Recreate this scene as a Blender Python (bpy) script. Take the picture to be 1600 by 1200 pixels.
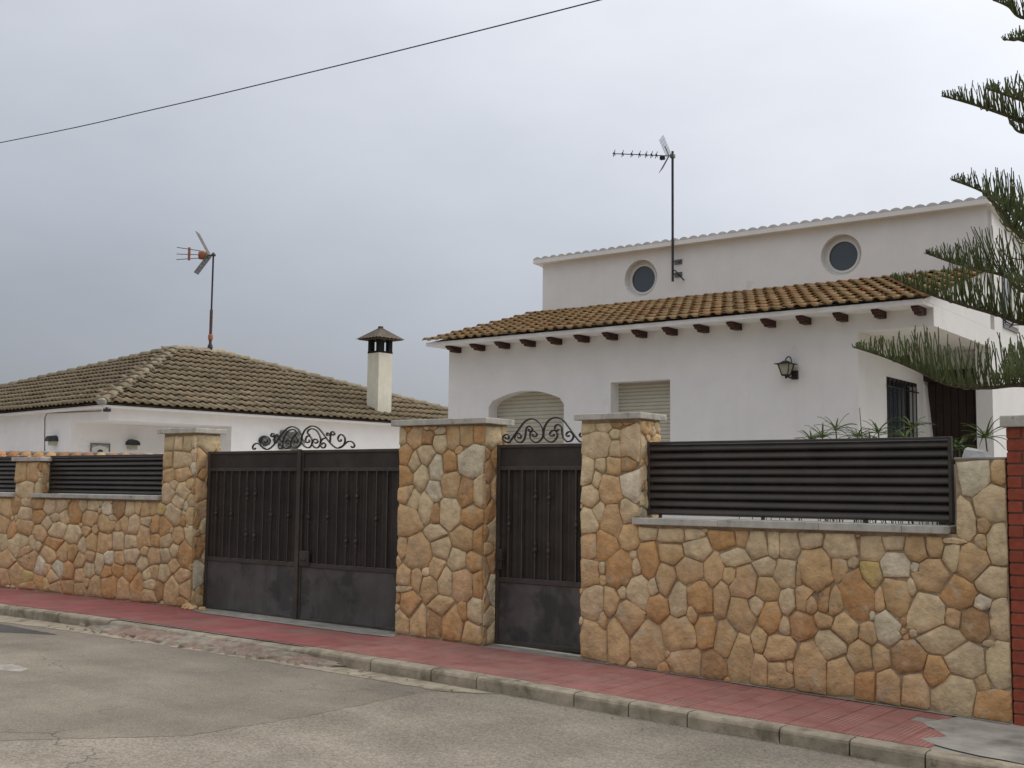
import bpy, math, random
import numpy as np
from mathutils import Vector
random.seed(7)
RNG = np.random.default_rng(11)
PI = math.pi
scene = bpy.context.scene
for o in list(bpy.data.objects): bpy.data.objects.remove(o, do_unlink=True)

# ------------------------------------------------------------------ camera
F, PITCH, ROLL, YAW = 1813.2, .09108, .01153, -.64909      # focal length in px of a 1600 px wide frame
C = np.array([0., -9.07, 1.6])
FW = np.array([math.sin(YAW)*math.cos(PITCH), math.cos(YAW)*math.cos(PITCH), math.sin(PITCH)])
_rt = np.array([math.cos(YAW), -math.sin(YAW), 0.]); _up = np.cross(_rt, FW)
RT = math.cos(ROLL)*_rt + math.sin(ROLL)*_up
UP = -math.sin(ROLL)*_rt + math.cos(ROLL)*_up
cam = bpy.data.cameras.new('camera'); cam_o = bpy.data.objects.new('camera', cam)
scene.collection.objects.link(cam_o); scene.camera = cam_o
cam.sensor_width = 36.; cam.lens = 36.*F/1600.; cam.clip_end = 3000.; cam.clip_start = .05
from mathutils import Matrix
cam_o.matrix_world = Matrix(((RT[0], UP[0], -FW[0], C[0]), (RT[1], UP[1], -FW[1], C[1]), (RT[2], UP[2], -FW[2], C[2]), (0, 0, 0, 1)))
scene.render.resolution_x = 1024; scene.render.resolution_y = 768

# ------------------------------------------------------------------ sky and sun (bright overcast)
SUN_AZ, SUN_EL = math.radians(26), math.radians(44)        # azimuth from +Y towards +X
SD = (math.sin(SUN_AZ)*math.cos(SUN_EL), math.cos(SUN_AZ)*math.cos(SUN_EL), math.sin(SUN_EL))
world = bpy.data.worlds.new('World'); scene.world = world; world.use_nodes = True
nt = world.node_tree; nt.nodes.clear()
def wn(t, **k):
    n = nt.nodes.new(t)
    for a, b in k.items(): setattr(n, a, b)
    return n
out = wn('ShaderNodeOutputWorld'); bg = wn('ShaderNodeBackground'); bg.inputs['Strength'].default_value = .12
sky = wn('ShaderNodeTexSky'); sky.sky_type = 'NISHITA'; sky.sun_disc = False
sky.sun_elevation = SUN_EL; sky.sun_rotation = SUN_AZ; sky.air_density = 1.; sky.dust_density = 3.
tc = wn('ShaderNodeTexCoord')
def cloud_noise(scale, detail, stretch):
    mp = wn('ShaderNodeMapping'); mp.inputs['Scale'].default_value = stretch
    nz = wn('ShaderNodeTexNoise'); nz.inputs['Scale'].default_value = scale; nz.inputs['Detail'].default_value = detail; nz.inputs['Roughness'].default_value = .55
    nt.links.new(tc.outputs['Generated'], mp.inputs[0]); nt.links.new(mp.outputs[0], nz.inputs['Vector']); return nz.outputs['Fac']
def wmath(op, a, b, clamp=False):
    m = wn('ShaderNodeMath', operation=op); m.use_clamp = clamp
    for i, v in enumerate((a, b)):
        if isinstance(v, (int, float)): m.inputs[i].default_value = v
        else: nt.links.new(v, m.inputs[i])
    return m.outputs[0]
dp = wn('ShaderNodeVectorMath', operation='DOT_PRODUCT'); nt.links.new(tc.outputs['Generated'], dp.inputs[0]); dp.inputs[1].default_value = SD
sun_side = wmath('POWER', wmath('MULTIPLY_ADD', dp.outputs['Value'], .5, True), 4.)   # (dot*.5+.5)^3, the cloud deck is brighter towards the hidden sun
nt.nodes[-2].inputs[2].default_value = .5
sepz = wn('ShaderNodeSeparateXYZ'); nt.links.new(tc.outputs['Generated'], sepz.inputs[0])
zen = wmath('MAXIMUM', sepz.outputs['Z'], 0.)
n1 = cloud_noise(2.2, 4., (1, 1, 2.2)); n2 = cloud_noise(6.5, 5., (1, 1, 2.6))
cl = wmath('ADD', wmath('MULTIPLY', n1, .8), wmath('MULTIPLY', n2, .35))              # about .57 mean
lum = wmath('ADD', wmath('MULTIPLY', sun_side, 2.75), wmath('ADD', wmath('MULTIPLY', zen, 3.5), .72))
lum = wmath('MULTIPLY', lum, wmath('ADD', wmath('MULTIPLY', cl, .4), .77))
ramp = wn('ShaderNodeMix', data_type='RGBA')
ramp.inputs[6].default_value = (.915, .96, 1.07, 1); ramp.inputs[7].default_value = (.995, 1., 1.01, 1)
nt.links.new(wmath('MULTIPLY', wmath('SUBTRACT', lum, 1.6), .3, True), ramp.inputs[0])
cloud = wn('ShaderNodeVectorMath', operation='SCALE'); nt.links.new(ramp.outputs[2], cloud.inputs[0]); nt.links.new(lum, cloud.inputs['Scale'])
mixs = wn('ShaderNodeMix', data_type='RGBA'); mixs.inputs[0].default_value = .93
nt.links.new(sky.outputs[0], mixs.inputs[6]); nt.links.new(cloud.outputs[0], mixs.inputs[7])
nt.links.new(mixs.outputs[2], bg.inputs['Color']); nt.links.new(bg.outputs[0], out.inputs['Surface'])
sl = bpy.data.lights.new('sun', 'SUN'); sl.energy = .5; sl.angle = math.radians(25); sl.color = (1., .96, .9)
so = bpy.data.objects.new('sun', sl); scene.collection.objects.link(so)
so.rotation_euler = Vector(SD).to_track_quat('Z', 'Y').to_euler(); so.location = (6, 20, 25)
vs = scene.view_settings; vs.view_transform = 'Standard'; vs.look = 'None'; vs.exposure = 1.14; vs.gamma = 1.; vs.use_curve_mapping = False

# ------------------------------------------------------------------ pixels of the 1600x1200 photograph to points
def ray(x, y): return FW + RT*(x-800)/F - UP*(y-600)/F
def hit(x, y, p0, n):
    d = ray(x, y); return C + d*(((np.array(p0)-C) @ n)/(d @ n))
EX, EY, EZ = np.eye(3)
def onY(x, y, yy=0.): return hit(x, y, (0, yy, 0), EY)
def onX(x, y, xx): return hit(x, y, (xx, 0, 0), EX)
def onZ(x, y, zz): return hit(x, y, (0, 0, zz), EZ)
_GX = [-60, -16, -11.6, -8.35, -6.07, -4.8, -3.6, -2.9, -2.3, 2, 12]; _GZ = [.115, .115, .115, .085, .045, .005, -.022, -.04, -.058, -.18, -.4]
_TX = np.arange(-61, 13, .02); _TZ = np.mean([np.interp(_TX+d, _GX, _GZ) for d in (-.6, -.3, 0, .3, .6)], axis=0)
def gz(x): return float(_TZ[min(len(_TZ)-1, max(0, int((x+61)/.02)))])   # pavement level along the street
KERB = .105

# ------------------------------------------------------------------ materials
def mat(name, col, rough=.8, var=.18, scale=6., bump=.15, bscale=90., objcol=False, spec=.3, streak=0., big=.1, metallic=0., col2=None, c2scale=3., c2lo=.5, c2hi=.65, bdist=.01, dirt=None):
    m = bpy.data.materials.new(name); m.use_nodes = True; t = m.node_tree; N = t.nodes; L = t.links
    b = N['Principled BSDF']; b.inputs['Roughness'].default_value = rough; b.inputs['Specular IOR Level'].default_value = spec; b.inputs['Metallic'].default_value = metallic
    geo = N.new('ShaderNodeNewGeometry')
    def noise(s, det=5., vec=None, rg=.6):
        n = N.new('ShaderNodeTexNoise'); n.inputs['Scale'].default_value = s; n.inputs['Detail'].default_value = det; n.inputs['Roughness'].default_value = rg
        L.new(vec or geo.outputs['Position'], n.inputs['Vector']); return n.outputs['Fac']
    def mp(op, a, b_, c=None, clamp=False):
        q = N.new('ShaderNodeMath'); q.operation = op; q.use_clamp = clamp
        for i, v in enumerate((a, b_, c)):
            if v is None: continue
            if isinstance(v, (int, float)): q.inputs[i].default_value = v
            else: L.new(v, q.inputs[i])
        return q.outputs[0]
    def rng(f, lo, hi, a, b_):
        r = N.new('ShaderNodeMapRange'); r.interpolation_type = 'SMOOTHSTEP'
        for i, v in enumerate((lo, hi, a, b_)): r.inputs[i+1].default_value = v
        L.new(f, r.inputs[0]); return r.outputs[0]
    def mixc(f, a, b_, blend='MIX'):
        x = N.new('ShaderNodeMix'); x.data_type = 'RGBA'; x.blend_type = blend
        for i, v in ((0, f), (6, a), (7, b_)):
            if isinstance(v, (int, float)): x.inputs[i].default_value = v
            elif isinstance(v, tuple): x.inputs[i].default_value = (*v, 1)
            else: L.new(v, x.inputs[i])
        return x.outputs[2]
    fac = mp('MULTIPLY', rng(noise(scale), .25, .75, 1-var, 1+var), rng(noise(.45, 3.), .3, .7, 1-big, 1+big))
    c = col
    if objcol:
        oi = N.new('ShaderNodeObjectInfo'); c = oi.outputs['Color']
    if col2 is not None: c = mixc(rng(noise(c2scale, 6.), c2lo, c2hi, 0., 1.), c, col2)
    if dirt is not None:                                             # sparse stains: colour, scale, threshold, strength
        c = mixc(mp('MULTIPLY', rng(noise(dirt[1], 8., None, .7), dirt[2], dirt[2]+.09, 0., 1.), dirt[3]), c, dirt[0])
    if streak:
        v = N.new('ShaderNodeMapping'); v.inputs['Scale'].default_value = (5., 5., .35); L.new(geo.outputs['Position'], v.inputs[0])
        fac = mp('MULTIPLY', fac, rng(noise(1.3, 6., v.outputs[0]), .5, .8, 1., 1-streak))
    cc = N.new('ShaderNodeVectorMath'); cc.operation = 'SCALE'
    if isinstance(c, tuple): cc.inputs[0].default_value = c
    else: L.new(c, cc.inputs[0])
    L.new(fac, cc.inputs['Scale']); L.new(cc.outputs[0], b.inputs['Base Color'])
    if bump:
        bp = N.new('ShaderNodeBump'); bp.inputs['Strength'].default_value = bump; bp.inputs['Distance'].default_value = bdist
        L.new(noise(bscale, 6.), bp.inputs['Height']); L.new(bp.outputs[0], b.inputs['Normal'])
    m['_h'] = 1
    return m
def srgb(r, g, b):
    f = lambda v: (v/255/12.92) if v <= 10 else ((v/255+.055)/1.055)**2.4
    return (f(r), f(g), f(b))
M_ = {}
M_['stucco'] = mat('stucco', (.81, .785, .765), .9, .03, 3., .35, 140., streak=.045, big=.03, bdist=.004, dirt=((.55, .51, .46), 1.6, .60, .3))
M_['stucco_cream'] = mat('stucco_cream', (.68, .64, .53), .9, .06, 4., .3, 120., streak=.12, big=.06, bdist=.004)
M_['stone'] = mat('stone', (.4, .3, .2), .88, .20, 9., 1., 22., objcol=True, spec=.12, big=.08, bdist=.02, col2=(.52, .42, .29), c2scale=7., c2lo=.5, c2hi=.75, dirt=((.13, .105, .08), 2.3, .63, .75))
M_['mortar'] = mat('mortar', (.40, .30, .195), .95, .25, 20., .8, 80., spec=.1, big=.12)
M_['cap'] = mat('capstone', (.48, .455, .40), .8, .16, 9., .3, 60., streak=.25, big=.1, col2=(.2, .195, .18), c2scale=5., c2lo=.55, c2hi=.75, dirt=((.09, .085, .075), 7., .6, .7))
M_['paint'] = mat('gate_paint', (.060, .049, .041), .5, .25, 5., .1, 60., spec=.35, big=.2)
M_['sheet'] = mat('gate_sheet', (.042, .034, .029), .55, .3, 4., .1, 40., spec=.3, big=.2)
M_['lower_sheet'] = mat('gate_lower_sheet', (.092, .083, .077), .5, .22, 3., .12, 30., spec=.3, big=.2, streak=.3, dirt=((.16, .13, .105), 5., .62, .4), col2=(.052, .048, .047), c2scale=2.2, c2lo=.5, c2hi=.62)
M_['louver'] = mat('louver_paint', (.054, .044, .037), .42, .2, 4., .05, 60., spec=.4, big=.15)
M_['tile'] = mat('roof_tile', (.2, .14, .07), .9, .10, 9., .5, 70., objcol=True, spec=.15, big=.12, col2=(.24, .19, .105), c2scale=6., c2lo=.55, c2hi=.8)
M_['tile_grey'] = mat('roof_tile_weathered', (.12, .1, .07), .9, .22, 9., .5, 70., objcol=True, spec=.15, big=.1, col2=(.14, .13, .10), c2scale=4., c2lo=.5, c2hi=.8)
M_['white_tile'] = mat('white_tile', (.60, .59, .57), .9, .1, 7., .3, 70., streak=.15)
M_['wood'] = mat('beam_wood', (.055, .017, .012), .6, .25, 12., .3, 60., spec=.3)
M_['shutter'] = mat('shutter', (.56, .52, .42), .55, .05, 6., .03, 60.)
M_['glass'] = mat('dark_glass', (.06, .075, .09), .15, .05, 3., 0, spec=.6, big=.05)
M_['frame_white'] = mat('white_frame', (.62, .60, .56), .6, .05, 6., .05, 80.)
M_['iron'] = mat('wrought_iron', (.022, .020, .019), .45, .2, 20., .2, 120., spec=.4)
M_['door'] = mat('door_wood', (.032, .018, .014), .6, .3, 6., .3, 30., spec=.3, streak=.3)
M_['metal'] = mat('galvanised', (.16, .155, .15), .45, .2, 10., .05, 90., metallic=.6)
M_['mast'] = mat('mast_steel', (.045, .045, .05), .5, .3, 14., .1, 90., metallic=.3)
M_['rust'] = mat('rusty_pipe', (.11, .07, .055), .8, .3, 14., .2, 90.)
M_['orange'] = mat('orange_plastic', (.34, .13, .07), .6, .15, 14., 0)
M_['cable'] = mat('cable_black', (.02, .02, .022), .6, .1, 10., 0)
M_['lampglass'] = mat('lamp_glass', (.42, .41, .32), .3, .1, 10., 0)
M_['black_vent'] = mat('soot', (.012, .012, .013), .9, .2, 10., .2, 60.)
M_['concrete'] = mat('concrete', (.30, .285, .25), .9, .2, 7., .4, 90., big=.15, col2=(.2, .185, .15), c2scale=2.4, c2lo=.5, c2hi=.75)
M_['kerb'] = mat('kerb_concrete', (.36, .305, .225), .9, .22, 9., .5, 60., big=.12, col2=(.2, .165, .115), c2scale=4., c2lo=.48, c2hi=.7, objcol=False, dirt=((.10, .085, .06), 3.5, .6, .7))
M_['cement'] = mat('cement_patch', (.36, .335, .29), .9, .2, 5., .6, 30., big=.12, col2=(.20, .18, .15), c2scale=2.2, c2lo=.45, c2hi=.7)
M_['garden'] = mat('garden_paving', (.50, .47, .42), .9, .15, 5., .3, 60.)
M_['ground'] = mat('dry_ground', (.22, .18, .12), 1., .25, 4., .5, 30., col2=(.11, .12, .05), c2scale=.5, c2lo=.45, c2hi=.6)
M_['bark'] = mat('bark', (.10, .08, .065), .95, .3, 20., .8, 60.)
M_['twig'] = mat('branch_bark', (.10, .08, .055), .9, .3, 20., .5, 80.)
M_['needles'] = mat('needles', (.095, .120, .040), .6, .35, 9., .5, 160., spec=.3, col2=(.13, .15, .06), c2scale=2.5, c2lo=.45, c2hi=.7)
M_['papyrus'] = mat('papyrus_leaf', (.12, .19, .055), .55, .3, 20., .1, 90., spec=.3, col2=(.24, .25, .10), c2scale=8., c2lo=.5, c2hi=.7)
M_['stem'] = mat('papyrus_stem', (.10, .12, .05), .7, .3, 20., .1, 90.)
M_['dry'] = mat('dry_leaf', (.24, .19, .10), .9, .3, 20., .1, 90.)
M_['brick'] = mat('brick', (.26, .048, .028), .8, .18, 25., .35, 120., objcol=True, spec=.2, big=.06, bdist=.004)
M_['brick_mortar'] = mat('brick_mortar', (.13, .09, .07), .95, .2, 30., .4, 90.)
M_['brick_joint'] = mat('brick_joint', (.42, .36, .30), .95, .25, 30., .4, 90.)
M_['rock'] = mat('pale_rock', (.52, .51, .49), .9, .15, 9., .6, 30.)
M_['ceramic'] = mat('grey_ceramic', (.16, .155, .14), .8, .3, 14., .3, 50.)
M_['plaque'] = mat('ceramic_plaque', (.33, .33, .32), .5, .35, 30., .1, 60.)
M_['terracotta'] = mat('terracotta', (.36, .19, .09), .9, .25, 14., .4, 60., objcol=True, col2=(.40, .30, .17), c2scale=9., c2lo=.5, c2hi=.7)
M_['soil'] = mat('soil', (.07, .05, .035), 1., .3, 14., .6, 40.)

def asphalt(name, base, grain_dark, gscale, rough_amt, tint2, t2s, crack=.55):
    m = mat(name, base, .92, .14, 1.3, .9, gscale, spec=.2, big=.14, col2=tint2, c2scale=t2s, c2lo=.48, c2hi=.72, bdist=.008)
    t = m.node_tree; N = t.nodes; L = t.links; b = N['Principled BSDF']
    src = b.inputs['Base Color'].links[0].from_socket
    geo = N.new('ShaderNodeNewGeometry')
    v = N.new('ShaderNodeTexVoronoi'); v.inputs['Scale'].default_value = gscale*.8; L.new(geo.outputs['Position'], v.inputs['Vector'])
    sp = N.new('ShaderNodeSeparateColor'); L.new(v.outputs['Color'], sp.inputs[0])
    r = N.new('ShaderNodeMapRange'); r.inputs[1].default_value = 0; r.inputs[2].default_value = 1; r.inputs[3].default_value = 1-rough_amt; r.inputs[4].default_value = 1+rough_amt
    L.new(sp.outputs[0], r.inputs[0])
    n = N.new('ShaderNodeTexNoise'); n.inputs['Scale'].default_value = gscale*1.1; n.inputs['Detail'].default_value = 3; L.new(geo.outputs['Position'], n.inputs['Vector'])
    r2 = N.new('ShaderNodeMapRange'); r2.inputs[1].default_value = .58; r2.inputs[2].default_value = .68; r2.inputs[3].default_value = 1; r2.inputs[4].default_value = grain_dark
    L.new(n.outputs['Fac'], r2.inputs[0])
    mm = N.new('ShaderNodeMath'); mm.operation = 'MULTIPLY'; L.new(r.outputs[0], mm.inputs[0]); L.new(r2.outputs[0], mm.inputs[1])
    wn_ = N.new('ShaderNodeTexNoise'); wn_.inputs['Scale'].default_value = 2.2; wn_.inputs['Detail'].default_value = 5; L.new(geo.outputs['Position'], wn_.inputs['Vector'])
    va = N.new('ShaderNodeVectorMath'); va.operation = 'MULTIPLY_ADD'; L.new(wn_.outputs['Color'], va.inputs[0]); va.inputs[1].default_value = (.9, .9, 0); L.new(geo.outputs['Position'], va.inputs[2])
    vc = N.new('ShaderNodeTexVoronoi'); vc.feature = 'DISTANCE_TO_EDGE'; vc.inputs['Scale'].default_value = .42; L.new(va.outputs[0], vc.inputs['Vector'])
    rc_ = N.new('ShaderNodeMapRange'); rc_.inputs[1].default_value = .0; rc_.inputs[2].default_value = .006; rc_.inputs[3].default_value = 1.; rc_.inputs[4].default_value = 0.; L.new(vc.outputs['Distance'], rc_.inputs[0])
    nm = N.new('ShaderNodeTexNoise'); nm.inputs['Scale'].default_value = .5; nm.inputs['Detail'].default_value = 3; L.new(geo.outputs['Position'], nm.inputs['Vector'])
    rm = N.new('ShaderNodeMapRange'); rm.inputs[1].default_value = .5; rm.inputs[2].default_value = .62; rm.inputs[3].default_value = 0.; rm.inputs[4].default_value = crack; L.new(nm.outputs['Fac'], rm.inputs[0])
    mk = N.new('ShaderNodeMath'); mk.operation = 'MULTIPLY'; L.new(rc_.outputs[0], mk.inputs[0]); L.new(rm.outputs[0], mk.inputs[1])
    inv = N.new('ShaderNodeMath'); inv.operation = 'SUBTRACT'; inv.inputs[0].default_value = 1.; L.new(mk.outputs[0], inv.inputs[1])
    st = N.new('ShaderNodeMapping'); st.inputs['Scale'].default_value = (.22, 1.5, 1.); L.new(geo.outputs['Position'], st.inputs[0])
    ns = N.new('ShaderNodeTexNoise'); ns.inputs['Scale'].default_value = 1.4; ns.inputs['Detail'].default_value = 6; L.new(st.outputs[0], ns.inputs['Vector'])
    rs_ = N.new('ShaderNodeMapRange'); rs_.inputs[1].default_value = .35; rs_.inputs[2].default_value = .7; rs_.inputs[3].default_value = 1.06; rs_.inputs[4].default_value = .88; L.new(ns.outputs['Fac'], rs_.inputs[0])
    m2 = N.new('ShaderNodeMath'); m2.operation = 'MULTIPLY'; L.new(mm.outputs[0], m2.inputs[0]); L.new(inv.outputs[0], m2.inputs[1])
    m3 = N.new('ShaderNodeMath'); m3.operation = 'MULTIPLY'; L.new(m2.outputs[0], m3.inputs[0]); L.new(rs_.outputs[0], m3.inputs[1])
    s = N.new('ShaderNodeVectorMath'); s.operation = 'SCALE'; L.new(src, s.inputs[0]); L.new(m3.outputs[0], s.inputs['Scale']); L.new(s.outputs[0], b.inputs['Base Color'])
    return m
M_['asphalt'] = asphalt('asphalt_coarse', (.285, .247, .195), .6, 85., .25, (.255, .222, .176), 1.2)
M_['asphalt_old'] = asphalt('asphalt_old', (.245, .212, .166), .7, 110., .18, (.205, .178, .141), .9)
M_['asphalt_dark'] = asphalt('asphalt_dark', (.095, .09, .085), .7, 110., .16, (.075, .07, .065), 2.)

def ribbed(name, col, dark):
    m = mat(name, col, .85, .16, 5., .25, 110., spec=.2, big=.14, col2=dark, c2scale=1.6, c2lo=.45, c2hi=.75, dirt=((.15, .105, .085), 2.6, .6, .6))
    t = m.node_tree; N = t.nodes; L = t.links; b = N['Principled BSDF']
    src = b.inputs['Base Color'].links[0].from_socket
    geo = N.new('ShaderNodeNewGeometry'); sp = N.new('ShaderNodeSeparateXYZ'); L.new(geo.outputs['Position'], sp.inputs[0])
    a = N.new('ShaderNodeMath'); a.operation = 'MULTIPLY'; L.new(sp.outputs[0], a.inputs[0]); a.inputs[1].default_value = 1/.0333
    f = N.new('ShaderNodeMath'); f.operation = 'PINGPONG'; L.new(a.outputs[0], f.inputs[0]); f.inputs[1].default_value = .5
    g = N.new('ShaderNodeMapRange'); g.interpolation_type = 'SMOOTHSTEP'; g.inputs[1].default_value = .04; g.inputs[2].default_value = .15; g.inputs[3].default_value = 1.; g.inputs[4].default_value = 0.
    L.new(f.outputs[0], g.inputs[0])
    n = N.new('ShaderNodeTexNoise'); n.inputs['Scale'].default_value = 3.5; n.inputs['Detail'].default_value = 5; L.new(geo.outputs['Position'], n.inputs['Vector'])
    q = N.new('ShaderNodeMapRange'); q.inputs[1].default_value = .42; q.inputs[2].default_value = .66; q.inputs[3].default_value = .1; q.inputs[4].default_value = .95; L.new(n.outputs['Fac'], q.inputs[0])
    k = N.new('ShaderNodeMath'); k.operation = 'MULTIPLY'; L.new(g.outputs[0], k.inputs[0]); L.new(q.outputs[0], k.inputs[1])
    x = N.new('ShaderNodeMix'); x.data_type = 'RGBA'; L.new(k.outputs[0], x.inputs[0]); L.new(src, x.inputs[6]); x.inputs[7].default_value = (.44, .34, .28, 1)   # dust lies in the grooves
    L.new(x.outputs[2], b.inputs['Base Color'])
    bp = N.new('ShaderNodeBump'); bp.inputs['Strength'].default_value = .5; bp.inputs['Distance'].default_value = .004; bp.invert = True
    L.new(g.outputs[0], bp.inputs['Height']); L.new(bp.outputs[0], b.inputs['Normal'])
    return m
M_['paver'] = ribbed('red_ribbed_paver', (.33, .14, .12), (.31, .165, .14))
M_['red_concrete'] = mat('red_painted_concrete', (.31, .105, .095), .85, .16, 4., .3, 90., big=.12, col2=(.29, .155, .125), c2scale=1.3, c2lo=.46, c2hi=.72, dirt=((.22, .17, .14), 2.2, .57, .75))
M_['red_rubble'] = mat('red_broken_concrete', (.29, .20, .155), .95, .3, 9., .9, 30., col2=(.30, .265, .205), c2scale=3., c2lo=.4, c2hi=.6, bdist=.03)

# ------------------------------------------------------------------ mesh helpers
ORG = {}
class MB:
    def __init__(s): s.v = []; s.f = []
    def add(s, verts, faces):
        n = len(s.v); s.v += [tuple(map(float, p)) for p in verts]; s.f += [tuple(i+n for i in f) for f in faces]; return s
    def box(s, x0, x1, y0, y1, z0, z1):
        return s.add([(x0, y0, z0), (x1, y0, z0), (x1, y1, z0), (x0, y1, z0), (x0, y0, z1), (x1, y0, z1), (x1, y1, z1), (x0, y1, z1)],
                     [(0, 3, 2, 1), (4, 5, 6, 7), (0, 1, 5, 4), (1, 2, 6, 5), (2, 3, 7, 6), (3, 0, 4, 7)])
    def cbox(s, x0, x1, y0, y1, z0, z1, b=.006):                       # box with chamfered edges
        bx = lambda a0, a1, c0, c1, e0, e1: [(a0, c0, e0), (a1, c0, e0), (a1, c1, e0), (a0, c1, e0), (a0, c0, e1), (a1, c0, e1), (a1, c1, e1), (a0, c1, e1)]
        P = []
        for (X, Y, Z) in bx(x0, x1, y0, y1, z0, z1):
            sx = b if X == x0 else -b; sy = b if Y == y0 else -b; sz = b if Z == z0 else -b
            P += [(X, Y+sy, Z+sz), (X+sx, Y, Z+sz), (X+sx, Y+sy, Z)]
        fs = []
        for ax, idx in ((0, ((0, 4, 7, 3), (1, 2, 6, 5))), (1, ((0, 1, 5, 4), (2, 3, 7, 6))), (2, ((0, 3, 2, 1), (4, 5, 6, 7)))):
            for q in idx: fs.append(tuple(3*i+ax for i in q))
        E = {2: ((0, 4), (1, 5), (2, 6), (3, 7)), 0: ((0, 1), (3, 2), (4, 5), (7, 6)), 1: ((0, 3), (1, 2), (4, 7), (5, 6))}
        for ax, es in E.items():
            o1, o2 = [a for a in (0, 1, 2) if a != ax]
            for (a, b_) in es: fs.append((3*a+o1, 3*b_+o1, 3*b_+o2, 3*a+o2))
        for i in range(8): fs.append((3*i, 3*i+1, 3*i+2))
        return s.add(P, fs)
    def prism(s, poly, fn0, fn1, cap0=True, cap1=True):                 # polygon (list of 2D) swept between two placements
        n = len(poly); V = [fn0(*p) for p in poly]+[fn1(*p) for p in poly]
        fs = [(i, (i+1) % n, n+(i+1) % n, n+i) for i in range(n)]
        if cap0: fs.append(tuple(range(n-1, -1, -1)))
        if cap1: fs.append(tuple(range(n, 2*n)))
        return s.add(V, fs)
    def tube(s, pts, r, sides=6, caps=True):
        pts = [np.array(p, float) for p in pts]; n = len(pts); rs = r if hasattr(r, '__len__') else [r]*n
        V = []; prev = None
        for i, p in enumerate(pts):
            d = pts[min(i+1, n-1)]-pts[max(i-1, 0)]; d = d/(np.linalg.norm(d)+1e-12)
            if prev is None:
                a = np.array([0, 0, 1.]) if abs(d[2]) < .9 else np.array([1., 0, 0]); u = np.cross(d, a)
            else: u = prev-d*(prev@d)
            u /= np.linalg.norm(u)+1e-12; w = np.cross(d, u); prev = u
            for k in range(sides):
                t = 2*PI*k/sides; V.append(p+rs[i]*(math.cos(t)*u+math.sin(t)*w))
        fs = [(i*sides+k, i*sides+(k+1) % sides, (i+1)*sides+(k+1) % sides, (i+1)*sides+k) for i in range(n-1) for k in range(sides)]
        if caps: fs += [tuple(range(sides-1, -1, -1)), tuple((n-1)*sides+k for k in range(sides))]
        return s.add(V, fs)
    def lathe(s, c, prof, sides=12, axis=2):                             # prof: (radius, height) pairs round the vertical axis
        V = []; n = len(prof)
        for (r, h) in prof:
            for k in range(sides):
                t = 2*PI*k/sides; V.append((c[0]+r*math.cos(t), c[1]+r*math.sin(t), c[2]+h))
        fs = [(i*sides+k, i*sides+(k+1) % sides, (i+1)*sides+(k+1) % sides, (i+1)*sides+k) for i in range(n-1) for k in range(sides)]
        fs += [tuple(range(sides-1, -1, -1)), tuple((n-1)*sides+k for k in range(sides))]
        return s.add(V, fs)
    def mesh(s, name, m, org=(0, 0, 0), smooth=False):
        me = bpy.data.meshes.new(name); me.from_pydata([(a-org[0], b-org[1], c-org[2]) for a, b, c in s.v], [], s.f); me.update()
        if m is not None: me.materials.append(m)
        if smooth:
            for p in me.polygons: p.use_smooth = True
        return me
    def build(s, name, m, parent=None, org=None, color=None, smooth=False, fix=True):
        if org is None: org = ORG[parent] if parent else (0, 0, 0)
        me = s.mesh(name, m, org, smooth)
        if fix:
            import bmesh
            bm = bmesh.new(); bm.from_mesh(me); bmesh.ops.recalc_face_normals(bm, faces=bm.faces); bm.to_mesh(me); bm.free()
        return place(name, me, parent, org, color)
def place(name, me, parent, org, color=None):
    o = bpy.data.objects.new(name, me); scene.collection.objects.link(o)
    if parent is not None:
        o.parent = parent; po = ORG[parent]; o.location = tuple(org[i]-po[i] for i in range(3))
    else: o.location = tuple(org)
    ORG[o] = tuple(float(v) for v in org)
    if color is not None: o.color = (*color, 1)
    return o
def thing(name, label, cat, loc=(0, 0, 0), group=None):
    o = bpy.data.objects.new(name, None); scene.collection.objects.link(o); o.location = tuple(float(v) for v in loc); ORG[o] = tuple(float(v) for v in loc)
    o.empty_display_size = .1; return tag(o, label, cat, group)
def tag(o, label, cat, group=None):
    o['label'] = label; o['category'] = cat
    if group: o['group'] = group
    return o
def struct(o): o['kind'] = 'structure'; return o
def stuff(o): o['kind'] = 'stuff'; return o
def jit(c, a=.12):
    k = 1+random.uniform(-a, a); return tuple(max(.003, v*k*(1+random.uniform(-a*.25, a*.25))) for v in c)

# ------------------------------------------------------------------ ground, road, pavement
XS = [-60, -40, -30, -24]+[round(-20+.4*i, 3) for i in range(61)]+[6, 9, 12, 20, 40]
def sheet(name, y0, y1, dz, m, xs=XS, ny=1, k='structure', parent=None):
    b = MB(); ys = [y0+(y1-y0)*j/ny for j in range(ny+1)]
    V = [(x, y, gz(x)+dz) for x in xs for y in ys]; n = ny+1
    Fs = [(i*n+j, (i+1)*n+j, (i+1)*n+j+1, i*n+j+1) for i in range(len(xs)-1) for j in range(ny)]
    b.add(V, Fs); o = b.build(name, m, parent); 
    if k: o['kind'] = k
    return o
b = MB(); GXS = [-1500, -300, -60, -40, -24, -16, -12, -8, -6, -4, -2, 0, 4, 12, 60, 300, 1500]; GYS = [-1500, -60, -12, -1.4, 0, 2, 40, 300, 1500]
b.add([(x, y, gz(max(-60, min(12, x)))-.33) for x in GXS for y in GYS], [(i*9+j, (i+1)*9+j, (i+1)*9+j+1, i*9+j+1) for i in range(len(GXS)-1) for j in range(8)])
struct(b.build('ground', M_['ground']))
YK = -1.37                                                            # road side of the kerb
road = sheet('road', -9.6, YK+.02, -KERB, M_['asphalt'], ny=4)
pavement = sheet('pavement', YK+.13, .36, .0, M_['concrete'])
sheet('far_pavement', -14., -9.6, -.02, M_['concrete'])
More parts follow.
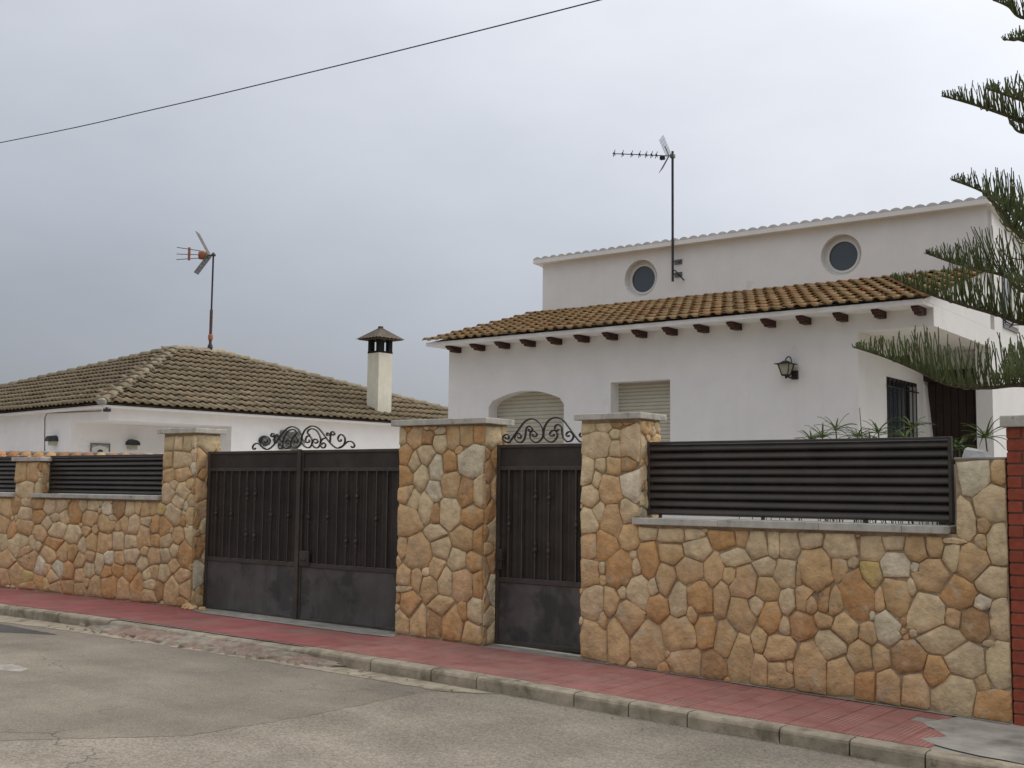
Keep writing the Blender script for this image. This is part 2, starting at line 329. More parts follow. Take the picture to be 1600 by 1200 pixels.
sheet('garden_paving', .3, 30., .03, M_['garden'], xs=[-60, -30, -20, -14, -10, -6, -4, -2.4])
# older asphalt with an uneven edge, the gutter strip and the dark repair
def patch(name, pts, dz, m, wig=.05, kind='structure', z0=-KERB):
    P = []
    for i, p in enumerate(pts):
        q = pts[(i+1) % len(pts)]; d = math.dist(p, q); n = max(1, int(d/.09))
        for k in range(n):
            t = k/n; P.append((p[0]+(q[0]-p[0])*t+random.uniform(-wig, wig)*.5, p[1]+(q[1]-p[1])*t+random.uniform(-wig, wig)*.5))
    import bmesh
    bm = bmesh.new(); vs_ = [bm.verts.new((x, y, 0)) for x, y in P]; f = bm.faces.new(vs_); bmesh.ops.triangulate(bm, faces=[f])
    for x in [v/2 for v in range(-44, 2)]:
        bmesh.ops.bisect_plane(bm, geom=bm.verts[:]+bm.edges[:]+bm.faces[:], plane_co=(x, 0, 0), plane_no=(1, 0, 0))
    for v in bm.verts: v.co.z = gz(v.co.x)+z0+dz
    bmesh.ops.recalc_face_normals(bm, faces=bm.faces)
    if sum(f.normal.z for f in bm.faces) < 0: bmesh.ops.reverse_faces(bm, faces=bm.faces)
    me = bpy.data.meshes.new(name); bm.to_mesh(me); bm.free(); me.materials.append(m)
    o = place(name, me, None, (0, 0, 0)); o['kind'] = kind; return o
patch('old_asphalt', [(-34, YK-.02), (-6.35, YK-.02), (-6.42, -2.06), (-6.38, -2.95), (-6.46, -4.05), (-7.4, -5.2), (-9.5, -6.1), (-34, -6.3)], .0015, M_['asphalt_old'], .035)
patch('gutter_strip', [(-30, YK-.025), (-5.9, YK-.025), (-6.3, YK-.28), (-12., YK-.36), (-12.9, YK-.42), (-30, YK-.42)], .004, M_['kerb'], .03)
patch('dark_asphalt_repair', [(-24, -1.9), (-12.9, -1.86), (-11.4, -1.98), (-12.2, -2.35), (-24, -2.6)], .0035, M_['asphalt_dark'], .03)
patch('pale_cement_stain', [(-10.6, -3.3), (-9.6, -3.36), (-9.5, -3.5), (-9.8, -3.62), (-10.7, -3.55)], .0035, M_['cement'], .03)
# red painted stretch of the pavement in front of the driveway and to its left
patch('red_painted_pavement', [(-30, -1.21), (-8.3, -1.21), (-7.75, -.75), (-8.05, -.3), (-8.3, -.02), (-30, -.02)], .004, M_['red_concrete'], .02, z0=0)
patch('driveway_threshold', [(-11.7, -.015), (-8.35, -.015), (-8.2, -.2), (-8.6, -.27), (-11.2, -.24), (-11.72, -.1)], .010, M_['concrete'], .012, z0=0)
sk = MB(); xs_ = [-30+.5*i for i in range(44)]
sk.add([(x, -1.21, gz(x)+dz_) for x in xs_ for dz_ in (.0038, -.15)], [(2*i, 2*i+1, 2*i+3, 2*i+2) for i in range(len(xs_)-1)]); struct(sk.build('pavement_edge', M_['red_concrete']))
# ribbed red pavers, one by one where they can be told apart
pv = pavement
TW = .2; tm = MB().cbox(-.0985, .0985, -.0985, .0985, -.02, .006, .004).mesh('paver', M_['paver'])
def in_red(x, y):
    xe = -8.3 if y < -1. else (-8.3+(y+1.21)*1.2 if y < -.75 else (-7.75-(y+.75)*.75))
    return x > xe-.14
ends = {0: -2.35, 1: -2.33, 2: -2.42, 3: -2.62, 4: -2.75, 5: -2.55}
for j in range(6):
    y = -1.21+.1+TW*j*.985
    for i in range(30):
        x = -8.2+TW*i
        if not in_red(x, y) or x > ends[j]-.1: continue
        sl_ = (gz(x+.1)-gz(x-.1))/.2
        o = place('paver', tm, pv, (x, y, gz(x)+random.uniform(-.0012, .0012))); o.rotation_euler = (random.uniform(-.004, .004), -math.atan(sl_)+random.uniform(-.004, .004), 0)
patch('cement_repair', [(-2.62, -1.0), (-2.35, -1.18), (-2.2, -1.225), (0, -1.225), (0, .05), (-2.3, .02), (-2.66, -.02), (-2.8, -.42), (-2.72, -.55), (-2.58, -.68), (-2.5, -.8), (-2.6, -.9)], .0078, M_['cement'], .035, z0=0)
# strip of earth and cement along the foot of the wall
patch('wall_foot_fillet', [(-6.05, .01), (-6.05, -.035), (-2.3, -.05), (-2.3, .01)], .012, M_['concrete'], .012, z0=0)
# kerb stones
kr = struct(sheet('kerb', YK+.01, YK+.13, -.2, M_['kerb']))   # bedding strip under the stones
kx = -20.4
while kx < 2.5:
    L_ = random.choice((.98, 1., .5, .72, 1.)) if kx > -8 else 1.
    x0, x1 = kx+.006, kx+L_-.006; xm = (x0+x1)/2
    drop = 0.
    if -11.6 < xm < -7.9: drop = .012
    z1 = gz(xm)+.002-drop; zb = gz(xm)-.35
    prof = [(0, zb-z1), (0, -.03), (.008, -.012), (.022, -.002), (.05, 0), (.142, 0), (.142, zb-z1)]
    s_ = (gz(x1)-gz(x0))
    bb = MB().prism(prof, lambda a, c: (x0, YK+a+random.uniform(-.003, .003), z1+c-s_/2), lambda a, c: (x1, YK+a+random.uniform(-.003, .003), z1+c+s_/2))
    bb.build('kerb_stone', M_['kerb'], kr, (xm, YK+.07, z1))
    kx += L_
# broken ramp of red cement at the dropped kerb
b = MB(); n = 46
V = []; Fs = []
for i in range(n+1):
    x = -11.75+4.05*i/n; e = math.sin(PI*i/n)**.35
    for j in range(6):
        t = j/5; w = (.16+.13*abs(math.sin(i*1.7))+.1*random.random())*e
        z = gz(x)-KERB+.015+(.065-.06*t)*e*(.8+.5*random.random())
        V.append((x+random.uniform(-.02, .02), YK+.03-w*t*1.15+random.uniform(-.012, .012), z if j < 5 else gz(x)-KERB-.01))
for i in range(n):
    for j in range(5): Fs.append((i*6+j, (i+1)*6+j, (i+1)*6+j+1, i*6+j+1))
b.add(V, Fs); struct(b.build('broken_ramp_cement', M_['red_rubble']))

b = MB()
for k in range(110):
    x = random.choice((-11.2, -10.9, -9.0, -8.6, -8.1))+random.gauss(0, .35) if k < 80 else random.uniform(-14, -3); y = YK-abs(random.gauss(.05, .12))-.01; r = random.uniform(.006, .03) if k < 80 else random.uniform(.004, .012)
    t = random.uniform(0, 3); z = gz(x)-KERB+.012
    P = [(x+r*(1+.4*random.random())*math.cos(t+2*PI*j/5), y+r*(1+.4*random.random())*math.sin(t+2*PI*j/5)) for j in range(5)]
    b.prism(P, lambda u, v: (u, v, z-.015), lambda u, v: (x+(u-x)*.6, y+(v-y)*.6, z+r*.8))
tag(stuff(b.build('loose_rubble', M_['kerb'])), 'crumbled concrete and grit lying along the broken kerb', 'rubble')
# ------------------------------------------------------------------ rubble stone walls
COLS = dict(b=srgb(206, 172, 128), t=srgb(212, 188, 150), o=srgb(200, 156, 108), w=srgb(216, 202, 174), k=srgb(182, 144, 104), y=srgb(206, 180, 122))
def zoomset(txt, ox, oy, sc):
    r = []
    for it in txt.split(';'):
        p = it.split()
        if len(p) >= 5: r.append((ox+float(p[0])/sc, oy+float(p[1])/sc, float(p[2])/sc, float(p[3])/sc, p[4]))
    return r
# stones read off the photograph: centre x y, half width, half height, tone
S_P3 = zoomset('55 85 32 25 t;130 77 35 25 t;195 68 28 17 k;245 60 25 14 k;95 165 62 52 t;185 115 22 22 t;260 145 45 72 t;185 185 25 42 t;50 285 35 62 t;118 258 25 33 t;180 265 35 40 b;245 265 32 38 k;100 330 20 40 t;165 375 52 62 b;255 345 45 68 w;70 405 38 48 t;55 520 40 55 t;108 480 30 42 t;170 525 42 82 b;240 475 30 55 t;250 600 46 56 b;65 640 35 62 b;145 640 52 62 o;268 680 16 20 t;205 745 62 78 o;60 770 50 62 b;125 745 14 28 t;125 795 18 20 b;285 740 22 40 t;85 905 45 82 t;165 900 33 62 b;220 855 18 30 t;290 860 48 85 t;125 985 18 40 b;255 980 64 80 b;80 1090 62 82 b;200 1085 48 110 b', 900, 640, 3.)
S_RW = zoomset('335 580 42 35 t;445 590 58 33 t;340 700 46 82 o;440 675 56 50 b;553 592 40 33 t;575 655 58 52 t;690 610 54 48 o;780 605 34 38 b;745 695 62 42 t;535 755 62 55 b;645 750 42 75 b;423 790 42 76 b;480 900 38 82 t;583 880 55 76 o;680 890 32 86 b;725 775 38 38 b;785 805 56 82 b;385 930 46 66 o;365 835 22 42 t;548 960 24 44 b;335 1095 70 100 b;480 1050 82 76 b;610 1040 52 66 o;700 1070 56 74 b;780 960 58 76 b;865 1080 36 54 b;910 975 45 74 o;845 925 40 44 t;895 840 52 58 b;885 738 52 40 t;850 635 46 58 t;930 625 28 58 t;1000 635 45 62 t;1095 610 48 44 t;990 770 55 62 t;1045 775 16 48 b;995 895 34 62 t;980 1015 30 40 t;1080 890 50 62 b;1120 750 70 90 b;1060 1010 60 62 o;950 1115 72 58 b;1165 990 44 38 b;1180 900 44 62 o', 900, 640, 3.)
S_RW += zoomset('228 735 86 60 t;380 740 62 66 t;500 712 58 44 t;625 745 56 66 b;720 735 44 50 b;830 705 62 13 t;822 785 46 66 t;930 820 82 90 b;885 590 56 98 t;1025 510 100 90 t;935 375 70 90 w;1070 345 44 52 b;828 395 18 68 o;985 615 38 42 b;1062 720 56 106 t;970 715 32 42 b;1038 920 92 76 t;700 895 86 80 b;620 845 26 30 w;515 835 70 66 w;375 880 52 70 y;285 818 24 34 t;210 850 40 58 b;518 1000 70 96 b;600 950 22 44 t;845 980 86 76 o;980 1035 44 42 w;1075 1120 52 100 t;310 1000 80 128 o;170 1035 66 70 b;45 1025 46 66 b;430 1020 30 62 b;820 1115 44 52 b;940 1140 74 72 k;680 1090 90 94 t', 1250, 640, 3.4286)
S_RW += zoomset('545 320 66 100 w;885 395 108 84 t;1040 530 118 84 t;1245 560 72 132 t;1190 425 38 20 b;850 600 68 94 o;680 515 96 84 k;510 510 50 72 b;372 505 66 90 b;425 350 52 62 b;280 320 76 90 b;190 430 90 84 t;250 640 78 122 b;405 690 62 90 o;555 710 66 108 b;720 730 78 108 b;970 760 136 116 t;1150 675 44 58 b;1200 815 130 98 o;450 245 18 28 w', 1250, 900, 4.)
S_RW += zoomset('435 320 68 146 b;540 400 52 98 b;675 425 68 88 b;735 370 24 42 b;255 360 66 84 k;90 340 90 88 b;865 380 88 155 b', 1050, 950, 4.)
S_P2 = zoomset('90 130 15 35 t;145 135 33 38 b;205 135 28 32 k;265 105 22 14 t;265 160 30 43 t;330 140 30 48 b;390 130 36 48 b;445 120 30 42 o;105 215 28 46 o;145 250 28 43 t;205 212 40 43 t;355 190 20 20 b;245 270 31 60 w;310 245 32 48 o;410 235 58 72 w;100 310 36 43 o;175 320 28 58 t;235 380 36 43 w;315 355 43 55 b;385 390 36 66 o;110 395 28 43 b;140 430 33 50 t;195 460 33 72 t;448 380 26 66 t;245 490 24 44 k;310 490 46 68 t;408 505 48 50 o;120 525 58 66 b;240 580 48 40 t;370 600 52 52 b;450 610 30 52 o;90 645 26 44 b;160 660 58 80 b;265 640 43 55 t;345 700 36 50 t;425 715 36 44 o;95 780 33 43 b;155 795 24 58 b;200 760 18 20 t;250 745 33 52 b;285 810 33 62 t;370 820 46 66 b;445 820 30 58 o;215 840 36 58 b;95 840 33 14 t;125 920 43 62 o;270 920 48 46 b;160 990 38 72 b;235 1000 36 62 k;90 1000 30 62 b;320 1000 45 70 o;370 945 20 44 o;430 940 36 52 t;405 1050 36 50 b', 600, 640, 3.)
S_LW = zoomset('45 385 35 50 b;100 365 35 40 k;165 345 30 30 t;155 410 36 58 t;245 355 38 30 o;315 370 36 38 t;385 365 35 38 t;405 430 28 48 t;470 410 40 58 o;520 365 24 33 t;580 365 32 30 t;675 385 28 38 w;745 380 38 43 k;815 385 32 43 t;870 375 24 40 b;905 390 32 40 b;1010 385 32 26 y;960 380 28 33 b;1080 400 40 52 t;25 480 33 56 b;75 520 30 52 o;145 490 48 43 b;245 425 33 43 o;300 470 36 33 t;345 440 28 28 t;565 440 43 48 b;660 480 48 52 b;700 440 24 20 t;785 480 27 43 b;838 480 36 62 t;915 460 36 28 t;975 490 28 58 o;1020 500 38 56 o;895 560 40 80 b;740 500 20 28 b;15 590 28 62 t;110 600 52 66 t;210 590 20 38 t;250 540 33 56 b;370 510 52 48 t;460 540 56 48 t;545 520 26 38 b;600 510 19 33 b;575 580 38 52 b;645 580 36 66 b;690 590 23 48 b;740 580 38 56 t;820 590 43 48 t;975 570 28 43 o;1045 580 38 43 t;1110 560 33 38 b;345 600 55 38 o;245 600 20 33 t;305 660 43 48 b;400 650 38 56 b;455 660 36 56 o;515 610 23 56 t;150 650 43 38 b;185 710 56 56 b;40 690 46 56 b;565 680 28 38 b;625 730 33 62 t;685 690 33 43 w;750 690 38 43 b;825 670 48 56 t;905 640 23 38 b;965 680 40 48 b;1040 670 33 48 t;1090 640 33 43 t;1150 680 40 76 o;890 720 33 43 t;495 700 36 56 b;30 800 38 48 b;105 790 46 56 b;165 810 43 48 y;250 740 36 56 w;290 760 28 38 b;370 760 40 48 w;430 780 38 76 o;330 810 36 52 b;240 840 36 52 o;290 850 23 38 b;555 770 36 62 t;500 810 40 66 b;545 840 28 43 b;670 780 38 52 o;730 760 38 43 o;815 780 40 56 o;920 800 26 48 t;970 770 28 43 b;1030 780 33 56 t;1090 740 38 48 b;1130 800 46 56 b;190 860 56 33 o;345 870 40 43 b;430 860 43 52 o;500 870 43 56 b;590 870 52 70 b;680 860 46 86 o;775 895 40 76 b;855 880 43 86 o;930 850 36 38 t;910 930 56 48 b;1000 890 26 52 k;1080 900 52 95 b;1160 900 43 76 b;1140 960 48 48 o', 0, 700, 4.)
S_P1 = zoomset('1060 760 32 43 t;1120 770 24 43 t;1170 770 22 40 t;1125 880 56 48 t;1055 880 30 48 b;1060 970 33 43 b;1140 960 43 48 b;1085 1030 27 27 t;1150 1060 38 48 t;1050 1080 33 56 t;1110 1140 33 38 t;1180 1030 20 36 b', 0, 500, 4.)
S_SP = zoomset('135 950 30 58 b;205 950 33 58 b;170 1060 56 43 t;235 1065 24 43 t', 0, 500, 4.)
def to_plane(S):
    r = []
    for (px, py, a, c, k) in S:
        p = onY(px, py); q = onY(px+a, py); s = onY(px, py-c); r.append([p[0], p[2], abs(q[0]-p[0]), abs(s[2]-p[2]), 0., k])
    return r
FILL = 1.22
def field(seeds, u0, u1, v0f, v1f, rmin=.07, rmax=.125, palette='bbbbttttookw'):
    """fill what the traced stones leave open with further stones"""
    S = [list(s) for s in seeds]
    A = np.array([s[:4] for s in S]) if S else np.zeros((0, 4))
    fails = 0; k = 0
    for R_, tries in ((1., 500), (.6, 700), (.35, 700)):
        for _ in range(int(tries*max(.5, (u1-u0)))):
            u = random.uniform(u0, u1); v0, v1 = v0f(u), v1f(u); v = random.uniform(v0, v1)
            r = random.uniform(rmin, rmax)*R_
            if len(A):
                d = np.sqrt(((u-A[:, 0])/(A[:, 2]+r*.8))**2+((v-A[:, 1])/(A[:, 3]+r*.8))**2)
                if d.min() < FILL: continue
            asp = random.uniform(.8, 1.35); s = [u, v, r/math.sqrt(asp), r*math.sqrt(asp), random.uniform(-.5, .5), random.choice(palette)]
            S.append(s); A = np.vstack([A, np.array([s[:4]])])
    return S
def angular(Q, tol):
    def dp(a, b_):
        if b_-a < 2: return []
        p, q = Q[a % len(Q)], Q[b_ % len(Q)]; d = q-p; l = np.linalg.norm(d)+1e-9
        best, bi = 0, -1
        for k in range(a+1, b_):
            w = Q[k % len(Q)]-p; h = abs(d[0]*w[1]-d[1]*w[0])/l
            if h > best: best, bi = h, k
        return [] if best < tol else dp(a, bi)+[bi]+dp(bi, b_)
    n = len(Q); r = [np.linalg.norm(q) for q in Q]; a = int(np.argmax(r)); far = [np.linalg.norm(Q[k]-Q[a]) for k in range(n)]; c = int(np.argmax(far))
    if c < a: c += n
    idx = [a]+dp(a, c)+[c]+dp(c, a+n)
    return [Q[k % n] for k in idx] if len(idx) >= 3 else Q
def stones(parent, S, u0, u1, v0f, v1f, to3, gap=.010, n=26, name='stone'):
    """to3(u, v, d) -> world point, d = how far the point stands proud of the wall face"""
    A = np.array([[s[0], s[1], s[2], s[3], s[4]] for s in S])
    cs, sn = np.cos(A[:, 4]), np.sin(A[:, 4])
    LO_T = np.array([v0f(u0+(u1-u0)*k/400) for k in range(401)]); HI_T = np.array([v1f(u0+(u1-u0)*k/400) for k in range(401)])
    for i, s in enumerate(S):
        nb = np.where((np.abs(A[:, 0]-s[0]) < .75) & (np.abs(A[:, 1]-s[1]) < .75))[0]
        def dist(P, J):
            du = P[:, None, 0]-A[None, J, 0]; dv = P[:, None, 1]-A[None, J, 1]
            a = (du*cs[J]+dv*sn[J])/A[J, 2]; b_ = (-du*sn[J]+dv*cs[J])/A[J, 3]; return np.sqrt(a*a+b_*b_)
        # outline: along each ray as far as this stone is nearest
        out_ = []; steps = np.arange(.004, .42, .006); ph = random.uniform(0, 6.28)/n
        for k in range(n):
            t = 2*PI*k/n+ph; P = np.stack([s[0]+steps*math.cos(t), s[1]+steps*math.sin(t)], 1)
            D = dist(P, nb); me_ = D[:, list(nb).index(i)]
            ok = (me_ <= D.min(1)+1e-9) & (me_ < 2.3) & (P[:, 0] > u0) & (P[:, 0] < u1)
            q_ = np.clip((P[:, 0]-u0)/(u1-u0)*400, 0, 400).astype(int); ok &= (P[:, 1] > LO_T[q_]) & (P[:, 1] < HI_T[q_])
            bad = np.where(~ok)[0]; r = steps[bad[0]] if len(bad) else steps[-1]
            out_.append([t, r])
        R_ = np.array([r for _, r in out_])
        if R_.mean() < .022: continue
        R_ = np.maximum(R_-gap*.5, .008)
        # angular outline: keep the corners, straighten what lies between them
        Q = [np.array((R_[k]*math.cos(out_[k][0]), R_[k]*math.sin(out_[k][0]))) for k in range(n)]
        Q = angular(Q, min(.022, .16*R_.mean()))
        ring0 = []
        for k in range(len(Q)):
            a, c = Q[k], Q[(k+1) % len(Q)]; m_ = max(2, min(4, int(np.linalg.norm(c-a)/.035)))
            for j in range(m_):
                p = a+(c-a)*j/m_
                ring0.append(p*(.985 if j == 0 else 1+random.uniform(-.03, .02)))
        nn = len(ring0)
        proud = random.uniform(.004, .017); tu, tv = random.uniform(-.05, .05), random.uniform(-.05, .05)
        V = []; c0 = to3(s[0], s[1], 0)
        for (f, d, nz_) in ((1., -.03, 0), (1., proud*.25, .0015), (.955, proud*.9+.002, .002), (.55, proud+.004, .005)):
            for p in ring0:
                du, dv = p*f; dd = d+(du*tu+dv*tv if d > 0 else 0)+random.uniform(-nz_, nz_); V.append(np.array(to3(s[0]+du, s[1]+dv, dd)))
        V.append(np.array(to3(s[0], s[1], proud+.004+random.uniform(-.005, .004))))
        Fs = []
        for a in range(3):
            for k in range(nn): Fs.append((a*nn+k, a*nn+(k+1) % nn, (a+1)*nn+(k+1) % nn, (a+1)*nn+k))
        for k in range(nn): Fs.append((3*nn+k, 3*nn+(k+1) % nn, 4*nn))
        o = MB().add(V, Fs).build(name, M_['stone'], parent, tuple(c0), jit(COLS[s[5]], .085), fix=False)
        for pl in o.data.polygons: pl.use_smooth = pl.index >= 2*nn
FRONT = lambda u, v, d: (u, -d, v)
def side_x(x): return lambda u, v, d: (x+d, u, v)
# extents of the walls and pillars in metres along the street
P1 = (-12.415, -11.763); P2 = (-8.37, -7.217); P3 = (-6.062, -5.424); RST = (-2.655, -2.285); SP = (-15.86, -15.2)
PT = 2.258; DEP = .37; SR, SL = 1.306, 1.43                          # pillar tops, depth, and the wall tops under right and left sills
def core(parent, x0, x1, z1, y1=DEP, name='core', z0=None):
    b = MB(); n = max(1, int((x1-x0)/.4))
    for i in range(n):
        a, c = x0+(x1-x0)*i/n, x0+(x1-x0)*(i+1)/n; b.box(a, c, .006, y1, gz((a+c)/2)-.4 if z0 is None else z0, z1)
    return b.build(name, M_['mortar'], parent)
def cap(parent, x0, x1, z0, z1, y0, y1, splits=()):
    es = [x0, *splits, x1]
    for i in range(len(es)-1):
        MB().cbox(es[i]+.001, es[i+1]-.001, y0, y1, z0, z1+random.uniform(-.003, .003), .005).build('cap_stone', M_['cap'], parent, ((es[i]+es[i+1])/2, y0, z0))
foot = lambda u: gz(u)+.012
# right wall with the pillar beside the small gate
rw = thing('stone_wall', 'rubble stone wall of large buff stones carrying the long louvred panel beside the red brick pillar', 'stone wall', (-4.2, 0, 0))
core(rw, P3[0]+.006, P3[1]-.006, PT); core(rw, P3[1]-.006, RST[0]+.006, SR-.001, .30); core(rw, RST[0]+.006, RST[1]-.002, 1.865, .30)
top_r = lambda u: PT-.03 if u < P3[1] else (SR-.022 if u < RST[0] else 1.868)
S = field(to_plane(S_P3+S_RW), P3[0], RST[1], foot, top_r, .05, .09)
stones(rw, S, P3[0], RST[1], foot, top_r, FRONT)
S = field([], .012, DEP, lambda u: SR+.02, lambda u: PT-.012, .06, .10); stones(rw, S, .012, DEP, lambda u: SR+.02, lambda u: PT-.012, side_x(P3[1]-.006))
cap(rw, -6.115, -5.385, PT, 2.317, -.05, .43, (-5.80, ))
# window-sill slabs below the panel
zs0, zs1 = SR, 1.368
cap(rw, -5.475, RST[0]-.05, zs0, zs1, -.055, .30, (-4.62, -3.72, -3.05))
MB().cbox(RST[0]-.003, RST[1]+.0, -.004, .31, 1.866, 1.885, .004).build('cap_mortar', M_['concrete'], rw)
# middle pillar
mp_ = thing('stone_pillar', 'wide free-standing rubble stone pillar between the driveway gate and the narrow gate', 'stone pillar', ((P2[0]+P2[1])/2, 0, 0))
core(mp_, P2[0]+.006, P2[1]-.006, PT)
S = field(to_plane(S_P2), P2[0], P2[1], foot, lambda u: PT-.01, .05, .085); stones(mp_, S, P2[0], P2[1], foot, lambda u: PT-.01, FRONT)
fy = lambda u: gz(P2[1])+.012
S = field([], .012, DEP, fy, lambda u: PT-.01, .07, .12); stones(mp_, S, .012, DEP, fy, lambda u: PT-.01, side_x(P2[1]-.006))
cap(mp_, -8.45, -7.165, PT, 2.317, -.055, .43, (-8.02, -7.60))
# left wall with the pillar at the driveway and the low post
lw = thing('stone_wall', 'rubble stone wall left of the driveway with a low post between two louvred panels', 'stone wall', (-14.5, 0, 0))
XL = -19.6
core(lw, XL, P1[0]+.006, SL-.011, .30); core(lw, P1[0]+.006, P1[1]-.006, PT); core(lw, SP[0]+.006, SP[1]-.006, 1.93, .30, z0=SL-.011)
def top_l(u): return PT-.03 if u > P1[0] else (1.92 if SP[0] < u < SP[1] else SL-.03)
S = field(to_plane(S_LW+S_P1+S_SP), XL, P1[1], foot, top_l, .07, .12); stones(lw, S, XL, P1[1], foot, top_l, FRONT, gap=.010)
fy = lambda u: gz(P1[1])+.012
S = field([], .012, DEP, fy, lambda u: PT-.01, .08, .13); stones(lw, S, .012, DEP, fy, lambda u: PT-.01, side_x(P1[1]-.006))
S = field([], .012, .30, lambda u: SL+.06, lambda u: 1.91, .08, .12); stones(lw, S, .012, .30, lambda u: SL+.06, lambda u: 1.91, side_x(SP[1]-.006))
cap(lw, -12.50, -11.715, PT, 2.316, -.055, .43, (-12.06, ))
cap(lw, SP[0]-.05, SP[1]+.045, 1.93, 1.985, -.05, .34)
cap(lw, SP[1]-.17, P1[0]-.01, SL-.01, SL+.045, -.055, .30, (-14.3, -13.35)); cap(lw, XL, SP[0]+.02, SL-.01, SL+.045, -.055, .30, (-18.2, -17.0))
# small stones lying at the foot of the driveway pillar
for k, (x, y, r) in enumerate(((-11.72, -.07, .075), (-11.6, -.08, .06), (-11.47, -.05, .05))):
    V = []; n = 10
    b = MB(); b.lathe((x, y, gz(x)), [(r*.9, 0), (r*1.05, r*.35), (r*.85, r*.75), (r*.4, r*.98)], n)
    b.v = [(p[0]+random.uniform(-.01, .01), p[1]+random.uniform(-.01, .01), p[2]+random.uniform(-.006, .006)*(p[2] > gz(x)+.01)) for p in b.v]
    tag(b.build('loose_stone', M_['stone'], None, (x, y, gz(x)), jit(COLS['b'])), ('fist-sized buff stone against the foot of the driveway pillar' if k == 0 else ('smaller buff stone next to the fist-sized one by the driveway gate' if k == 1 else 'smallest loose stone under the hinge edge of the driveway gate')), 'stone')

# brick pillar of the next plot
BX0, BX1 = -2.272, -1.83
bp_ = thing('brick_pillar', 'red brick pillar with a grey concrete cap at the end of the stone wall', 'pillar', ((BX0+BX1)/2, 0, gz(-2.)))
zb = gz(-2.05); zt = 2.105
MB().box(BX0+.006, BX1-.006, -.012, .40, zb-.3, zt).build('mortar_core', M_['brick_mortar'], bp_)
nb = 24; ch = (zt-zb)/nb
bm_ = {}
for i in range(nb):
    z0 = zb+ch*i; parts = ((BX0, BX0+.215), (BX0+.225, BX1)) if i % 2 == 0 else ((BX0, BX0+.1), (BX0+.11, BX0+.325), (BX0+.335, BX1))
    for (a, c) in parts:
        key = round(c-a, 3)
        if key not in bm_: bm_[key] = MB().cbox(0, c-a, -.02, .1, .006, ch-.006, .004).mesh('brick', M_['brick'])
        place('brick', bm_[key], bp_, (a, random.uniform(-.002, .002), z0), jit((.30, .072, .042), .12))
MB().cbox(BX0-.035, BX1+.035, -.055, .45, zt, zt+.085, .006).build('cap_stone', M_['cap'], bp_)
tag(MB().box(-1.826, 9., .02, .22, -.7, 1.2).build('garden_wall', M_['stucco'], None, (-1.8, .1, -.2)), 'low rendered garden wall running on from the red brick pillar', 'wall')

# ------------------------------------------------------------------ louvred panels
def louvre(label, x0, x1, z0, z1, n, y=.13, post=.028):
    t = thing('louvred_panel', label, 'fence panel', ((x0+x1)/2, y, z0))
    for a in (x0, x1-post): MB().cbox(a, a+post, y-.005, y+.045, z0, z1, .003).build('post', M_['louver'], t)
    MB().cbox(x0+post, x1-post, y-.003, y+.043, z1-.022, z1-.001, .003).build('top_rail', M_['louver'], t)
    h = (z1-.022-z0)/n
    # one slat: hooded blade, convex towards the street
    prof = [(.058, .0), (.022, .06), (.004, .17), (0, .30), (.005, .50), (.020, .78), (.052, 1.06), (.058, 1.04), (.026, .76), (.011, .50), (.007, .31), (.012, .2), (.028, .1), (.058, .05)]
    prof = [(a, c*h) for a, c in prof]
    me = MB().prism(prof, lambda a, c: (x0+post-(x0+x1)/2, a, c), lambda a, c: (x1-post-(x0+x1)/2, a, c)).mesh('slat', M_['louver'])
    for i in range(n):
        o = place('slat', me, t, ((x0+x1)/2, y, z0+h*i)); o.rotation_euler = (random.uniform(-.02, .02), 0, 0)
    for i in range(1, 3):
        xm = x0+(x1-x0)*i/3; MB().box(xm-.01, xm+.01, y+.045, y+.06, z0+.01, z1-.03).build('stiffener', M_['louver'], t)
    return t
pr_l = onY(1011, 693, .13); pr_r = onY(1484, 682, .13)
lp = louvre('long dark brown louvred panel on the wall next to the red brick pillar', pr_l[0], pr_r[0]+.01, onY(1240, 811, .13)[2]+.004, 2.052, 9)
for x in (-5.3, -4.3, -3.4, -2.75): MB().box(x-.012, x+.012, .145, .17, 1.366, onY(1240, 811, .13)[2]+.008).build('foot', M_['louver'], lp)
louvre('dark louvred panel between the low stone post and the driveway pillar', SP[1]+.005, P1[0]-.005, SL+.05, 2.01, 8)
louvre('dark louvred panel on the far side of the low stone post', -18.9, SP[0]-.005, SL+.05, 2.01, 8)

# ------------------------------------------------------------------ iron gates
GY = .19
def zpt(ox, oy, sc, y=GY): return lambda a, c: onY(ox+a/sc, oy+c/sc, y)
def bar(parent, x, z0, z1, y, collars=(), r=.008):
    b = MB().box(x-r, x+r, y-r, y+r, z0, z1)
    o = b.build('bar', M_['paint'], parent)
    for zc in collars:
        prof = [(.009, -.085), (.015, -.06), (.010, -.03), (.013, -.022), (.022, -.006), (.022, .006), (.013, .022), (.010, .03), (.015, .06), (.009, .085)]
        MB().lathe((x, y, zc), prof, 8).build('collar', M_['paint'], o)
    return o
def smoothc(pts, k=5):
    P = [np.array(p, float) for p in pts]; out_ = []
    for i in range(len(P)-1):
        p0, p1, p2, p3 = P[max(i-1, 0)], P[i], P[i+1], P[min(i+2, len(P)-1)]
        for j in range(k):
            t = j/k; out_.append(.5*((2*p1)+(-p0+p2)*t+(2*p0-5*p1+4*p2-p3)*t*t+(-p0+3*p1-3*p2+p3)*t**3))
    out_.append(P[-1]); return out_
